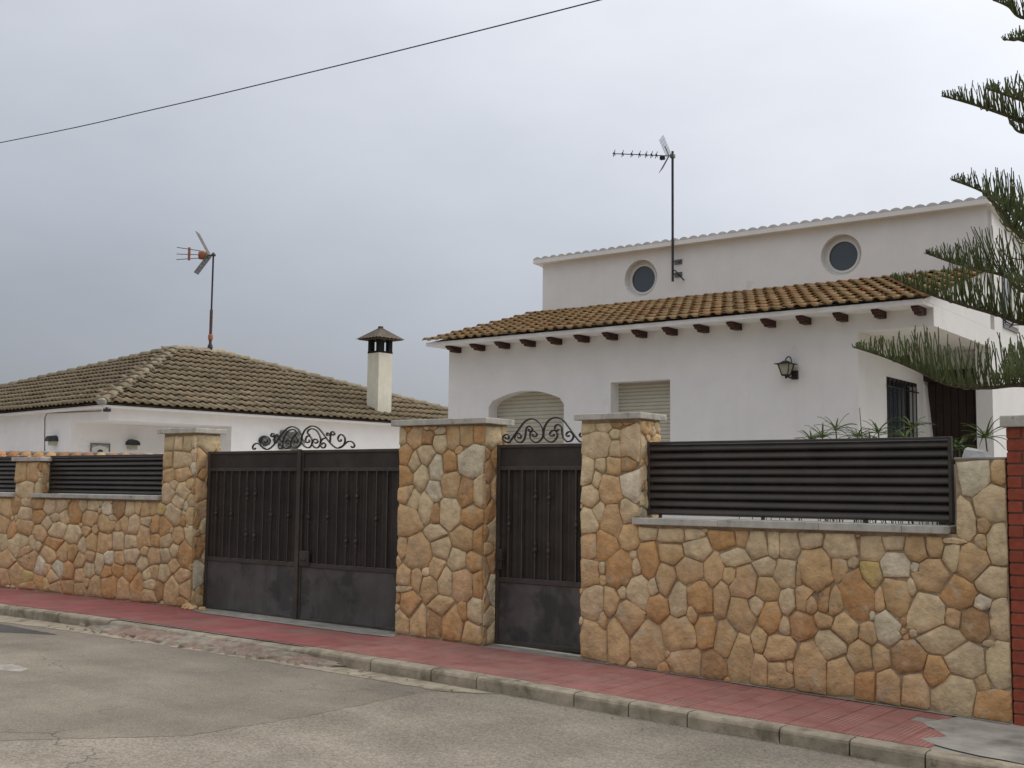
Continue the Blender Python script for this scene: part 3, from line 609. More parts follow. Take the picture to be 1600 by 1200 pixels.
def scroll(parent, pts, r=.0085):
    P = smoothc(pts, 4); V = []; n = len(P)                             # flat bar: narrow in the gate plane, wider across it
    for i, p in enumerate(P):
        d = P[min(i+1, n-1)]-P[max(i-1, 0)]; nx, nz = -d[2], d[0]; l = math.hypot(nx, nz)+1e-9; nx, nz = nx/l*r*.8, nz/l*r*.8
        V += [(p[0]+nx, p[1]-r*1.2, p[2]+nz), (p[0]-nx, p[1]-r*1.2, p[2]-nz), (p[0]-nx, p[1]+r*1.2, p[2]-nz), (p[0]+nx, p[1]+r*1.2, p[2]+nz)]
    Fs = [(i*4+k, i*4+(k+1) % 4, (i+1)*4+(k+1) % 4, (i+1)*4+k) for i in range(n-1) for k in range(4)]+[(3, 2, 1, 0), (n*4-4, n*4-3, n*4-2, n*4-1)]
    return MB().add(V, Fs).build('scroll', M_['iron'], parent)
def leaf(parent, x0, x1, zb, zt, z_mid, z_low, bars, y=GY):
    w = .045
    # frame
    for a in (x0, x1-w): MB().cbox(a, a+w, y-.02, y+.025, zb, zt, .004).build('stile', M_['paint'], parent)
    for (a, c) in ((zt-.035, zt-.001), (z_mid-.02, z_mid+.02), (z_low-.025, z_low+.025), (zb+.001, zb+.045)):
        MB().cbox(x0+w, x1-w, y-.018, y+.023, a, c, .004).build('rail', M_['paint'], parent)
    MB().box(x0+w-.002, x1-w+.002, y-.004, y+.004, z_mid+.015, zt-.03).build('top_sheet', M_['sheet'], parent)
    MB().box(x0+w-.002, x1-w+.002, y-.006, y+.002, zb+.04, z_low-.02).build('lower_sheet', M_['lower_sheet'], parent)
    # ribbed sheet behind the bars
    b = MB(); n = int((x1-x0-2*w)/.07); V = []; Fs = []
    for i in range(4*n+1):
        xx = x0+w+(x1-x0-2*w)*i/(4*n); dy = (.0, .0, .012, .012)[i % 4]
        V += [(xx, y+.012+dy, z_low+.02), (xx, y+.012+dy, z_mid-.015)]
    for i in range(4*n): Fs.append((2*i, 2*i+2, 2*i+3, 2*i+1))
    b.add(V, Fs).build('ribbed_sheet', M_['sheet'], parent, fix=False)
    for (x, cz) in bars: bar(parent, x, z_low+.02, z_mid-.015, y-.012, cz)
# driveway gate: two leaves
q = zpt(300, 650, 4.)
zt = q(690, 213)[2]; zm = q(690, 335)[2]; zl = q(690, 930)[2]; zbg = onY(468, 971, GY)[2]
xc = q(672, 700)[0]; xL, xR = P1[1]+.02, P2[0]-.02
dg = thing('driveway_gate', 'dark brown double-leaf iron driveway gate with scrollwork over the middle', 'gate', (xc, GY, .1))
def bars_from(f, lst): return [(float(f(x, 600)[0]), [float(f(x, c)[2]) for c in cs]) for x, cs in lst]
def clampz(B): return B
BL = bars_from(q, [(155, (610, )), (205, ()), (250, (615, )), (300, ()), (347, (490, 745)), (397, (490, 750)), (450, ()), (500, (620, )), (553, ()), (607, (625, ))])
BR = bars_from(q, [(735, (635, )), (797, ()), (853, (635, )), (913, ()), (972, (505, 785)), (1033, (505, 785)), (1097, ()), (1157, (645, )), (1225, ())])
leaf(dg, xL, xc-.012, zbg+.01, zt, zm, zl, BL); leaf(dg, xc+.012, xR, zbg, zt, zm, zl, BR)
MB().cbox(xc-.03, xc+.03, GY-.04, GY-.021, zbg-.04, zt+.01, .004).build('meeting_post', M_['paint'], dg)
MB().cbox(xc+.04, xc+.2, GY-.035, GY-.019, zl-.01, zl+.16, .004).build('lock_case', M_['paint'], dg)
MB().tube([(xc+.09, GY-.036, zl+.06), (xc+.09, GY-.075, zl+.06), (xc+.19, GY-.08, zl+.06)], .009, 8).build('handle', M_['iron'], dg)
for xx in (xL-.012, xR+.012):
    for zz in (.45, 1.65): MB().lathe((xx, GY, zz), [(.014, -.05), (.014, .05)], 8).build('hinge', M_['iron'], dg)
z2 = zpt(380, 650, 8.)
SCR = [[(735, 250), (770, 180), (820, 140), (870, 125), (930, 145), (985, 200), (1040, 275), (1100, 350), (1150, 392), (1190, 402), (1240, 380), (1270, 330), (1270, 270), (1240, 235), (1205, 240), (1185, 275), (1195, 310), (1220, 315), (1225, 290)],
       [(1190, 402), (1250, 370), (1300, 325), (1350, 318), (1385, 345), (1390, 380), (1365, 395), (1350, 375)],
       [(835, 240), (810, 220), (806, 195), (830, 168), (870, 160), (920, 185), (955, 240), (970, 300), (960, 360), (930, 398), (890, 390), (865, 350), (880, 300), (915, 290), (935, 320), (910, 342), (895, 325)],
       [(735, 250), (735, 320), (770, 380), (820, 397), (855, 360), (862, 300), (835, 255), (800, 255), (780, 295), (797, 332), (828, 322), (825, 295)],
       [(1040, 275), (1000, 285), (970, 320), (968, 360), (990, 398), (1020, 390), (1030, 355), (1005, 335), (985, 355)],
       [(1085, 330), (1090, 255), (1075, 222), (1052, 212), (1045, 235), (1062, 245)], [(1090, 255), (1100, 205), (1130, 198), (1143, 225), (1120, 240), (1108, 222)]]
for c_ in SCR:
    P = [z2(a, d) for a, d in c_]
    for p in P: p[2] = max(p[2], zt+.004)
    scroll(dg, P); scroll(dg, [np.array((2*xc-p[0]-.004, p[1], p[2])) for p in P])
# narrow gate
q = zpt(600, 640, 3.)
zt2 = q(720, 161)[2]; zm2 = q(720, 275)[2]; zl2 = q(720, 808)[2]; zb2 = .078
pg = thing('garden_gate', 'narrow dark brown iron gate with scrollwork on top between two stone pillars', 'gate', ((P2[1]+P3[0])/2, GY, .1))
leaf(pg, P2[1]+.02, P3[0]-.015, zb2, zt2, zm2, zl2, bars_from(q, [(588, (538, )), (650, ()), (712, (412, 660)), (775, (415, 665)), (836, ()), (903, (545, ))]))
MB().tube([(P2[1]+.075, GY-.02, zl2+.2), (P2[1]+.075, GY-.07, zl2+.2), (P2[1]+.17, GY-.075, zl2+.2)], .009, 8).build('handle', M_['iron'], pg)
MB().cbox(P2[1]+.04, P2[1]+.11, GY-.03, GY-.019, zl2+.1, zl2+.3, .003).build('lock_plate', M_['paint'], pg)
z3 = zpt(760, 640, 10.)
SC3 = [[(360, 515), (420, 430), (490, 335), (560, 235), (620, 175), (700, 145), (770, 160), (840, 215), (880, 290), (890, 370), (870, 450), (800, 512), (740, 500), (695, 450), (685, 390), (700, 345), (745, 335), (785, 365), (785, 405), (755, 425), (725, 405), (735, 380)],
       [(360, 515), (320, 512), (280, 480), (262, 440), (285, 400), (330, 390), (355, 415), (345, 455), (310, 455), (302, 430)],
       [(545, 515), (590, 470), (610, 400), (620, 320), (640, 275), (680, 260), (715, 285), (715, 325), (690, 345), (660, 325), (675, 300)],
       [(545, 515), (490, 500), (450, 450), (455, 400), (490, 370), (535, 385), (545, 425), (520, 445), (490, 425)],
       [(895, 370), (905, 290), (950, 200), (1010, 145), (1085, 125), (1160, 140), (1220, 185), (1300, 290), (1380, 400), (1450, 490), (1475, 505)],
       [(895, 370), (920, 450), (1000, 508), (1060, 490), (1105, 430), (1110, 370), (1080, 330), (1030, 330), (995, 370), (1010, 410), (1050, 410), (1060, 380)],
       [(1260, 503), (1205, 440), (1185, 350), (1180, 280), (1155, 245), (1110, 235), (1075, 265), (1075, 310), (1110, 330), (1130, 300)],
       [(1260, 503), (1320, 490), (1360, 430), (1350, 380), (1310, 345), (1265, 360), (1250, 395), (1275, 420), (1305, 400)],
       [(1475, 505), (1520, 505), (1550, 470), (1545, 420), (1510, 375), (1475, 370), (1458, 400), (1480, 425), (1510, 415)]]
for c_ in SC3:
    P = [z3(a, d) for a, d in c_]
    for p in P: p[2] = max(p[2], zt2+.004)
    scroll(pg, P)

# ------------------------------------------------------------------ house on the right
YH = 5.0
XC = onY(1459, 500, YH)[0]; XW = onY(701, 600, YH)[0]
YU = onX(1543, 325, XC)[1]                                            # the upper storey stands back
ZG = .1
rh = thing('white_house', 'white rendered house with mustard tiled porch roof and two round windows in the upper storey', 'house', ((XC+XW)/2, YH, ZG))
TH = .22
a_l = onY(763.4, 635, YH)[0]; a_r = onY(881, 634, YH)[0]; a_s = onY(822, 634, YH)[2]; a_t = onY(825, 610.3, YH)[2]
w_l = onY(954.2, 597, YH)[0]; w_r = onY(1047, 593, YH)[0]; w_t = onY(1000, 595, YH)[2]; w_b = w_t-1.15
p_l = onY(1340, 518, YH)[0]; p_t = onY(1400, 513.5, YH)[2]; p_back = onX(1549, 543, XC)[1]
z_eave = onY(1300, 486, YH-.4)[2]; z_w = z_eave+.039
b = MB()
def pr(poly, y0=YH, y1=YH+TH): b.prism(poly, lambda x, z: (x, y0, z), lambda x, z: (x, y1, z))
R4 = lambda x0, x1, z0, z1: [(x0, z0), (x1, z0), (x1, z1), (x0, z1)]
pr(R4(XW, a_l, ZG, z_w))
arc = [(a_l+(a_r-a_l)*k/18, a_s+(a_t-a_s)*math.sin(PI*(.08+.84*k/18))**.9*1.0) for k in range(19)]
arc[0] = (a_l, a_s); arc[-1] = (a_r, a_s)
pr([(a_l, z_w)]+arc+[(a_r, z_w)])
pr(R4(a_r, w_l, ZG, z_w)); pr(R4(w_l, w_r, w_t, z_w)); pr(R4(w_l, w_r, ZG, w_b)); pr(R4(w_r, p_l, ZG, z_w)); pr(R4(p_l, XC, p_t, z_w))
b.build('front_wall', M_['stucco'], rh)
b = MB().box(XC-TH, XC-.001, YH+TH, p_back, p_t, z_w).box(XC-TH, XC-.001, p_back, YU+5.5, ZG, z_w)
b.box(XC-TH, XC-.0012, YU+.2, YU+5.5, z_w, onY(1500, 326, YU)[2]-.02)
b.build('side_wall', M_['stucco'], rh)
MB().box(XW, XW+TH, YH+TH, YU+5.5, ZG, z_w).build('side_wall', M_['stucco'], rh)
# porch: inner wall with barred window, ceiling, back wall with door
fl = 1.0
wy0, wy1 = onX(1385, 588, p_l)[1], onX(1431, 600, p_l)[1]; wzt = onX(1385, 588, p_l)[2]; wzb = wzt-1.15
b = MB().box(p_l-.18, p_l-.001, YH+TH, wy0, ZG, p_t).box(p_l-.18, p_l-.001, wy1, p_back+.12, ZG, p_t).box(p_l-.18, p_l-.001, wy0, wy1, wzt, p_t).box(p_l-.18, p_l-.001, wy0, wy1, ZG, wzb)
# plaster corner of the doorway, thickening towards the floor
yd = p_back+.12
b.prism([(p_l-.001, p_t-.45), (p_l+.012, p_t-.47), (p_l+.105, wzb+.2), (p_l+.14, fl), (p_l-.001, fl)], lambda x, z: (x, yd-.10, z), lambda x, z: (x, yd+.06, z))
b.build('porch_wall', M_['stucco'], rh)
MB().box(p_l-.1, XC-TH-.002, YH+TH, yd+.3, p_t+.002, p_t+.1).build('porch_ceiling', M_['stucco'], rh)
MB().box(p_l, XC-.002, YH+.02, yd+.3, ZG, fl).build('porch_floor', M_['concrete'], rh)
MB().box(p_l-.18, XC-TH-.002, yd+.10, yd+.3, fl, p_t).build('porch_wall', M_['stucco'], rh)
dw0, dw1 = p_l+.02, onY(1533, 600, yd)[0]
dr = MB().box(dw0, dw1, yd+.04, yd+.098, fl, p_t-.42).build('door', M_['door'], rh)
n = 7
for k in range(n):
    a = dw0+(dw1-dw0)*k/n; MB().cbox(a+.004, dw0+(dw1-dw0)*(k+1)/n-.004, yd+.024, yd+.04, fl+.02, p_t-.44, .003).build('plank', M_['door'], dr)
MB().cbox(dw0-.06, dw1+.04, yd-.10, yd+.03, p_t-.42, p_t-.27, .008).build('door_lintel', M_['door'], rh)
MB().cbox(p_l-.05, p_l+.008, wy0+.002, wy1-.002, wzt-.05, wzt-.002, .004).build('window_lintel', M_['door'], rh)
wd = MB().box(p_l-.14, p_l-.12, wy0, wy1, wzb, wzt).build('porch_window', M_['glass'], rh)
for k in range(8):
    yy = wy0+.05+(wy1-wy0-.1)*k/7; MB().tube([(p_l+.02, yy, wzb+.02), (p_l+.02, yy, wzt-.01)], .009, 6).build('grille_bar', M_['iron'], wd)
for zz in (wzt-.14, wzt-.58, wzb+.12): MB().box(p_l+.012, p_l+.03, wy0-.03, wy1+.04, zz, zz+.018).build('grille_rail', M_['iron'], wd)
for s in (0, 1): MB().box(p_l-.12, p_l-.10, (wy0, wy1-.05)[s], (wy0+.05, wy1)[s], wzb, wzt-.06).build('window_frame', M_['door'], wd)
# shutters
def shutter(x0, x1, z0, z1, pitch, sill=False):
    s = MB().box(x0-.02, x1+.02, YH+TH+.012, YH+TH+.03, z0, z1).build('shutter', M_['shutter'], rh); k = 0
    me = MB().prism([(0, 0), (-.012, .15*pitch), (-.016, .5*pitch), (-.012, .85*pitch), (0, .97*pitch)], lambda a, c: (x0-.01-(x0+x1)/2, a, c), lambda a, c: (x1+.01-(x0+x1)/2, a, c)).mesh('slat', M_['shutter'])
    while z0+pitch*(k+1) < z1:
        place('slat', me, s, ((x0+x1)/2, YH+TH+.0115, z0+pitch*k)); k += 1
    return s
shutter(a_l, a_r, fl, a_t+.06, .06); s_ = shutter(w_l, w_r, w_b+.03, w_t+.02, .052)
MB().cbox(w_l-.03, w_r+.03, YH-.03, YH+TH, w_b-.03, w_b-.001, .005).build('window_sill', M_['cap'], rh)
# eaves: board, beam ends
YE = YH-.40; zr = z_eave
ev_l = onY(667, 543, YE)[0]-.05; ev_r = XC+.035
MB().box(ev_l+.03, XC-.004, YE+.012, YU, zr, zr+.04).box(ev_l+.03, XC-.002, YE, YE+.012, zr-.002, zr+.055).build('eaves_board', M_['stucco'], rh)
bpx = [705, 741, 779, 818, 858, 896, 940, 984, 1030, 1078, 1129, 1186, 1245, 1304, 1367, 1433]
x0b, x1b = onY(705, 540, YH-.2)[0], onY(1433, 482, YH-.2)[0]
prof = [(YH+.02, 0), (YH-.29, 0), (YH-.29, -.022), (YH-.26, -.034), (YH-.245, -.052), (YH-.19, -.06), (YH-.17, -.086), (YH+.02, -.086)]
me = MB().prism(prof, lambda a, c: (-.046, a-YH, c), lambda a, c: (.046, a-YH, c)).mesh('beam_end', M_['wood'])
for k in range(16): place('beam_end', me, rh, (x0b+(x1b-x0b)*k/15, YH, zr-.003))
# tiled roof
def wave_tile(w, L_, h=.036, lift=.05, th=.022, nseg=7):
    us = [0, .08, .2, .31, .42, .54, .62, 1.0]; hs = [0, .45, .86, 1., .86, .45, .06, .0]
    b = MB(); V = []
    for s_, up in ((0, lift), (L_*1.12, -.004)):
        for u, hh in zip(us, hs): V.append((u*w*1.04-w/2, s_, up+h*hh))
    for u, hh in zip(us, hs): V.append((u*w*1.04-w/2, .004, lift+h*hh-th))
    n = len(us); Fs = [(k, k+1, n+k+1, n+k) for k in range(n-1)]+[(2*n+k, 2*n+k+1, k+1, k) for k in range(n-1)]
    return b.add(V, Fs)
def roof_field(parent, O_, U, S_, u0, u1, slen, tw, tl, m, pal, inside=None, nparts=300, uv0=0.):
    """O_: eave start, U: unit along eave, S_: unit up the slope"""
    O_, U, S_ = map(np.array, (O_, U, S_)); Nn = np.cross(U, S_)
    Rm = Matrix(((U[0], S_[0], Nn[0]), (U[1], S_[1], Nn[1]), (U[2], S_[2], Nn[2])))
    me = wave_tile(tw, tl).mesh('roof_tile', m)
    for p in me.polygons: p.use_smooth = p.index < 7
    spots = []
    nu = int(round((u1-u0)/tw)); ns = int(math.ceil(slen/tl))
    for i in range(nu):
        for j in range(ns):
            u = u0+tw*(i+.5); s = tl*j
            if inside and not inside(u, s+tl*.5): continue
            p = O_+U*u+S_*s; d = np.linalg.norm(p-C); spots.append((d, u, s, p))
    spots.sort(key=lambda q_: q_[0])
    rest = MB(); base = wave_tile(tw, tl)
    for k, (d, u, s, p) in enumerate(spots):
        g = random.uniform(-.013, .013)
        if k < nparts:
            o = place('roof_tile', me, parent, tuple(p+Nn*random.uniform(-.006, .006)+S_*random.uniform(-.012, .012)), jit(random.choice(pal), .055)); E_ = Rm.to_euler(); o.rotation_euler = E_; o.rotation_euler.z += g
        else:
            jn, js = random.uniform(-.006, .006), random.uniform(-.012, .012)
            rest.add([tuple(p+U*a+S_*c+Nn*(e_+jn)+S_*js) for a, c, e_ in base.v], base.f)
    if rest.v:
        o = stuff(rest.build('roof_tiles', m, parent, color=pal[0], fix=False)); 
        for pl in o.data.polygons: pl.use_smooth = pl.index % 14 < 7
    return Nn
pitch = (onY(1200, 451, YU)[2]-(zr+.10))/(YU-YE)
ang = math.atan(pitch); S_ = np.array([0, math.cos(ang), math.sin(ang)])
PALR = [srgb(158, 130, 94), srgb(152, 126, 92), srgb(156, 130, 98), srgb(166, 128, 94), srgb(160, 136, 102), srgb(146, 122, 88)]
slen = (YU-YE+.05)/math.cos(ang)
roof_field(rh, (0, YE-.05, zr+.045), (1, 0, 0), S_, ev_l, ev_r+.02, slen, .1675, .35, M_['tile'], PALR)
# slab under the tiles and its ends
b = MB(); b.prism([(YE+.013, zr+.041), (YE+.013, zr+.046), (YU, zr+.046+pitch*(YU-YE-.013)), (YU, zr+.041)], lambda y, z: (ev_l+.035, y, z), lambda y, z: (XC-.0012, y, z)); b.build('roof_slab', M_['stucco'], rh)
# upper storey
XU0 = onY(848, 440, YU)[0]; zu1 = onY(1200, 367, YU)[2]; zu0 = z_w+.2
r_px = [(1001, 435), (1314, 398.5)]; RO, RI = .315, .235
cs_ = [onY(*p, YU) for p in r_px]
def circ_panel(b, x0, x1, z0, z1, cx, cz, r, y0, y1, n=40):
    V = []; 
    for k in range(n):
        t = 2*PI*k/n; dx, dz = math.cos(t), math.sin(t)
        s = min(((x1-cx)/dx if dx > 1e-6 else (x0-cx)/dx if dx < -1e-6 else 1e9), ((z1-cz)/dz if dz > 1e-6 else (z0-cz)/dz if dz < -1e-6 else 1e9))
        V += [(cx+r*dx, y0, cz+r*dz), (cx+s*dx, y0, cz+s*dz), (cx+r*dx, y1, cz+r*dz)]
    # corners
    base = len(V); Cn = [(x1, z1), (x0, z1), (x0, z0), (x1, z0)]; V += [(x, y0, z) for x, z in Cn]
    Fs = []
    for k in range(n):
        m_ = (k+1) % n; a, c = V[3*k+1], V[3*m_+1]; cr = None
        for ci, (X, Z) in enumerate(Cn):
            if (abs(a[0]-X) < 1e-6 and abs(c[2]-Z) < 1e-6 and abs(a[2]-Z) > 1e-6) or (abs(a[2]-Z) < 1e-6 and abs(c[0]-X) < 1e-6 and abs(a[0]-X) > 1e-6): cr = base+ci
        Fs.append((3*k, 3*k+1, 3*m_+1, 3*m_) if cr is None else (3*k, 3*k+1, cr, 3*m_+1, 3*m_)); Fs.append((3*k, 3*m_, 3*m_+2, 3*k+2))
    b.add(V, Fs)
b = MB(); xm = (cs_[0][0]+cs_[1][0])/2; zmid = (cs_[0][2]+cs_[1][2])/2
XU1 = XC-.0005
x_a, x_b = cs_[0][0]-.5, cs_[0][0]+.5; x_c, x_d = cs_[1][0]-.5, cs_[1][0]+.5
for (q0, q1) in ((XU0, x_a), (x_b, x_c), (x_d, XU1)): b.add([(q0, YU, zu0), (q1, YU, zu0), (q1, YU, zu1), (q0, YU, zu1)], [(0, 1, 2, 3)])
circ_panel(b, x_a, x_b, zu0, zu1, cs_[0][0], zmid, RO, YU, YU+.17); circ_panel(b, x_c, x_d, zu0, zu1, cs_[1][0], zmid, RO, YU, YU+.17)
b.add([(XU0, YU, zu0), (XU0, YU+5, zu0), (XU0, YU+5, zu1-.4), (XU0, YU, zu1)], [(0, 1, 2, 3)])
b.build('upper_wall', M_['stucco'], rh)
for c_ in cs_:
    cx = c_[0]
    def ring(b, r0, r1, y0, y1, n=40):
        V = []
        for k in range(n):
            t = 2*PI*k/n; dx, dz = math.cos(t), math.sin(t)
            V += [(cx+r0*dx, y0, zmid+r0*dz), (cx+r1*dx, y0, zmid+r1*dz), (cx+r0*dx, y1, zmid+r0*dz), (cx+r1*dx, y1, zmid+r1*dz)]
        Fs = []
        for k in range(n):
            a, c = 4*k, 4*((k+1) % n); Fs += [(a, a+1, c+1, c), (a, c, c+2, a+2), (a+1, a+3, c+3, c+1), (a+2, c+2, c+3, a+3)]
        return b.add(V, Fs)
    w = ring(MB(), .225, .315-.002, YU+.105, YU+.16).build('round_window', M_['frame_white'], rh, (cx, YU, zmid))
    ring(MB(), .222, .255, YU+.09, YU+.1045).build('inner_frame', M_['frame_white'], w)
    n = 40; MB().add([(cx+.24*math.cos(2*PI*k/n), YU+.12, zmid+.24*math.sin(2*PI*k/n)) for k in range(n)], [tuple(range(n-1, -1, -1))]).build('pane', M_['glass'], w, fix=False)
# upper roof: cornice, row of white tile ends, sloping back
CO = .13; x0u, x1u = XU0-.12, XC+.06; YB = YU+5.6; sp = -.13
b = MB(); pf = [(YU-CO, zu1+.005), (YU-CO, zu1+.075), (YB, zu1+.075+sp*(YB-YU+CO)), (YB, zu1+.0+sp*(YB-YU)), (YU+.02, zu1)]
b.prism(pf, lambda y, z: (x0u, y, z), lambda y, z: (x1u, y, z)); b.build('cornice', M_['stucco'], rh)
nt_ = int((x1u-x0u)/.172); tw = (x1u-x0u)/nt_
angb = math.atan(sp)
prof = [(-.086, .0)]+[(-.086+.172*k/10, .008+.036*math.sin(PI*k/10)**.8) for k in range(11)]+[(.086, 0.)]
prof = [(a*tw/.172, c) for a, c in prof]
me = MB().prism(prof, lambda a, c: (a, 0, c), lambda a, c: (a, .45, c+sp*.45)).mesh('tile_end', M_['white_tile'])
for k in range(nt_): place('tile_end', me, rh, (x0u+tw*(k+.5), YU-CO-.002, zu1+.0755+random.uniform(-.001, .002)))
b = MB()
for k in range(nt_):
    xk = x0u+tw*(k+.5); b.prism(prof, lambda a, c: (xk+a, YU+.33, zu1+.07+c+sp*.45), lambda a, c: (xk+a, YB, zu1+.07+c+sp*(YB-YU+.12)))
stuff(b.build('roof_tiles', M_['tile'], rh, color=PALR[2]))
# window in the side of the upper storey
q0, q1 = onX(1565, 430, XC), onX(1587, 432, XC); zt_ = q0[2]+.16; zb_ = q0[2]-.75
uw = MB().box(XC+.001, XC+.02, q0[1], q1[1], zb_, zt_).build('side_window', M_['metal'], rh)
MB().box(XC+.02, XC+.03, q0[1]+.05, (q0[1]+q1[1])/2-.03, zb_+.06, zt_-.05).build('pane', M_['glass'], uw)
MB().box(XC+.02, XC+.03, (q0[1]+q1[1])/2+.03, q1[1]-.05, zb_+.06, zt_-.05).build('pane', M_['frame_white'], uw)

# lantern on the front wall
lc = onY(1228, 577, YH-.13); sx = .36/42*1.0
lan = thing('wall_lantern', 'black iron lantern with frosted panes on the white wall near the porch', 'lamp', (lc[0]+.09, YH, lc[2]-.18))
s = 1.05
def frus(b, cx, cy, z0, z1, h0, h1): return b.add([(cx+sx_*h, cy+sy_*h, z) for z, h in ((z0, h0), (z1, h1)) for sx_, sy_ in ((-1, -1), (1, -1), (1, 1), (-1, 1))], [(3, 2, 1, 0), (4, 5, 6, 7), (0, 1, 5, 4), (1, 2, 6, 5), (2, 3, 7, 6), (3, 0, 4, 7)])
cx, cy, z0, z1 = lc[0], lc[1], lc[2]-.075, lc[2]+.065
frus(MB(), cx, cy, z0+.008, z1-.002, .038, .072).build('glass_panes', M_['lampglass'], lan)
b = MB()
for sx_, sy_ in ((-1, -1), (1, -1), (1, 1), (-1, 1)): b.tube([(cx+sx_*.041, cy+sy_*.041, z0), (cx+sx_*.077, cy+sy_*.077, z1)], .007, 6)
frus(b, cx, cy, z0-.010, z0+.006, .043, .046); b.build('lamp_frame', M_['iron'], lan)
b = MB(); frus(b, cx, cy, z1-.001, z1+.010, .118, .105); frus(b, cx, cy, z1+.0105, z1+.045, .075, .022); b.build('lamp_roof', M_['iron'], lan)
MB().tube(smoothc([(cx, cy, z1+.035), (cx, cy+.005, z1+.07), (cx+.025, cy+.025, z1+.10), (cx+.048, cy+.05, z1+.075), (cx+.05, cy+.055, z1+.008)], 4), .008, 6).build('hook', M_['iron'], lan)
MB().lathe((cx, cy, z0-.045), [(.008, 0), (.015, .01), (.015, .025), (.01, .036)], 8).build('finial', M_['iron'], lan)
MB().cbox(lc[0]+.025, lc[0]+.115, YH-.03, YH-.001, lc[2]-.125, lc[2]-.01, .006).build('wall_plate', M_['iron'], lan)
MB().tube([(lc[0]+.07, YH-.028, lc[2]-.10), (cx+.03, cy+.05, lc[2]-.105), (cx, cy, z0-.01)], .012, 6).build('bracket', M_['iron'], lan)

# aerial on the upper wall
YA = YU-.14
at = onY(1053, 236, YA); ab = onY(1049, 440, YA); ax = (at[0]+ab[0])/2
an = thing('tv_aerial', 'long yagi aerial with toothed boom on a black mast fixed to the upper storey', 'aerial', (ax, YA, ab[2]))
MB().tube([(ax, YA, ab[2]), (ax, YA, at[2])], .021, 8).build('mast', M_['mast'], an)
for zz in (ab[2]+.12, ab[2]+.33):
    MB().tube([(ax, YA, zz), (ax+.06, YU+.004, zz+.01)], .014, 6).build('bracket', M_['metal'], an)
    MB().box(ax-.04, ax+.10, YU-.012, YU-.002, zz-.03, zz+.05).build('bracket', M_['metal'], an)
MB().tube(smoothc([(ax+.01, YA-.02, ab[2]+.16), (ax+.06, YA-.03, ab[2]+.17), (ax+.11, YA, ab[2]+.10), (ax+.13, YU-.004, ab[2]+.03)], 4), .010, 6).build('cable', M_['cable'], an)
zb_ = onY(1050, 244, YA)[2]; e0 = np.array((ax, YA, zb_)); e1 = onZ(957, 240, zb_); d = e1-e0; d /= np.linalg.norm(d); sd = np.array((-d[1], d[0], 0)); Ln = np.linalg.norm(e1-e0)
MB().tube([e0-d*.03, e1], .008, 6).build('boom', M_['mast'], an)
for k, t in enumerate((.97, .83, .68, .55, .44, .35, .27)):
    p = e0+d*Ln*t
    b = MB()
    for sg in (-1, 1): b.tube([p-sd*.02*sg+d*.012*sg-np.array((0, 0, .035)), p+sd*.07*sg+np.array((0, 0, .045))], .006, 5); b.tube([p-sd*.07*sg-np.array((0, 0, .03)), p+np.array((0, 0, .03))], .006, 5)
    b.build('director', M_['mast'], an)
p = e0+d*Ln*.17; MB().cbox(p[0]-.04, p[0]+.04, p[1]-.03, p[1]+.03, p[2]-.07, p[2]-.008, .008).build('dipole_box', M_['cable'], an)
for sg in (1, -1):
    b = MB(); r0 = e0+d*.06; tip = r0+d*.13+np.array((0, 0, .30*sg)) if sg > 0 else r0+d*.14+np.array((0, 0, -.26))
    for k in range(-4, 5): b.tube([r0+sd*.035*k, tip+sd*.035*k], .0025, 4)
    for k in range(7): c_ = r0+(tip-r0)*k/6; b.tube([c_-sd*.14, c_+sd*.14], .0025, 4)
    b.build('reflector', M_['metal'], an)
    MB().tube([r0, r0+(tip-r0)*.55], .007, 5).build('reflector_arm', M_['mast'], an)
MB().cbox(ax-.035, ax+.035, YA-.035, YA+.035, zb_-.035, zb_+.03, .006).build('clamp', M_['metal'], an)

# ------------------------------------------------------------------ house on the left
LA = math.radians(6.5); LX = np.array([math.cos(LA), -math.sin(LA), 0]); LY = np.array([math.sin(LA), math.cos(LA), 0])
LZE = 3.25; LO = onZ(160, 634, LZE)
def lh(u, v, z): return tuple(LO*np.array([1, 1, 0])+LX*u+LY*v+EZ*z)
def lloc(w): q_ = w-LO; return q_@LX, q_@LY, w[2]
T_, PP, W_, D_, RL = 3.92, .46, 18., 13., 1.3
house_l = thing('white_bungalow', 'white bungalow with a weathered brown hipped tile roof beyond the driveway gate', 'house', lh(-5, 3, .1))
OVH = .3
def lbox(b, u0, u1, v0, v1, z0, z1): return b.add([lh(u, v, z) for z in (z0, z1) for u, v in ((u0, v0), (u1, v0), (u1, v1), (u0, v1))], [(3, 2, 1, 0), (4, 5, 6, 7), (0, 1, 5, 4), (1, 2, 6, 5), (2, 3, 7, 6), (3, 0, 4, 7)])
wcn = np.array(lh(-OVH, OVH, 0))
u112 = lloc(hit(112, 658, wcn, LY))[0]; v362 = lloc(hit(362, 668, wcn, LX))[1]; ztp = lloc(hit(165, 656, wcn, LY))[2]
b = MB(); wu, wv = -OVH, OVH; zw = LZE-.02
lbox(b, -W_+.3, u112, wv, wv+.2, .1, zw); lbox(b, u112, wu, wv, wv+.2, ztp, zw); lbox(b, wu-.2, wu-.0005, wv+.2, v362, ztp, zw); lbox(b, wu-.2, wu-.0005, v362, D_-.3, .1, zw)
lbox(b, u112-.2, u112, wv+.2, v362+.2, .1, zw); lbox(b, u112, wu-.2, v362, v362+.2, .1, zw); lbox(b, u112, wu-.2, wv+.2, v362, ztp+.001, zw-.01); lbox(b, u112, wu, wv, v362, .05, .35)
b.build('wall', M_['stucco'], house_l)
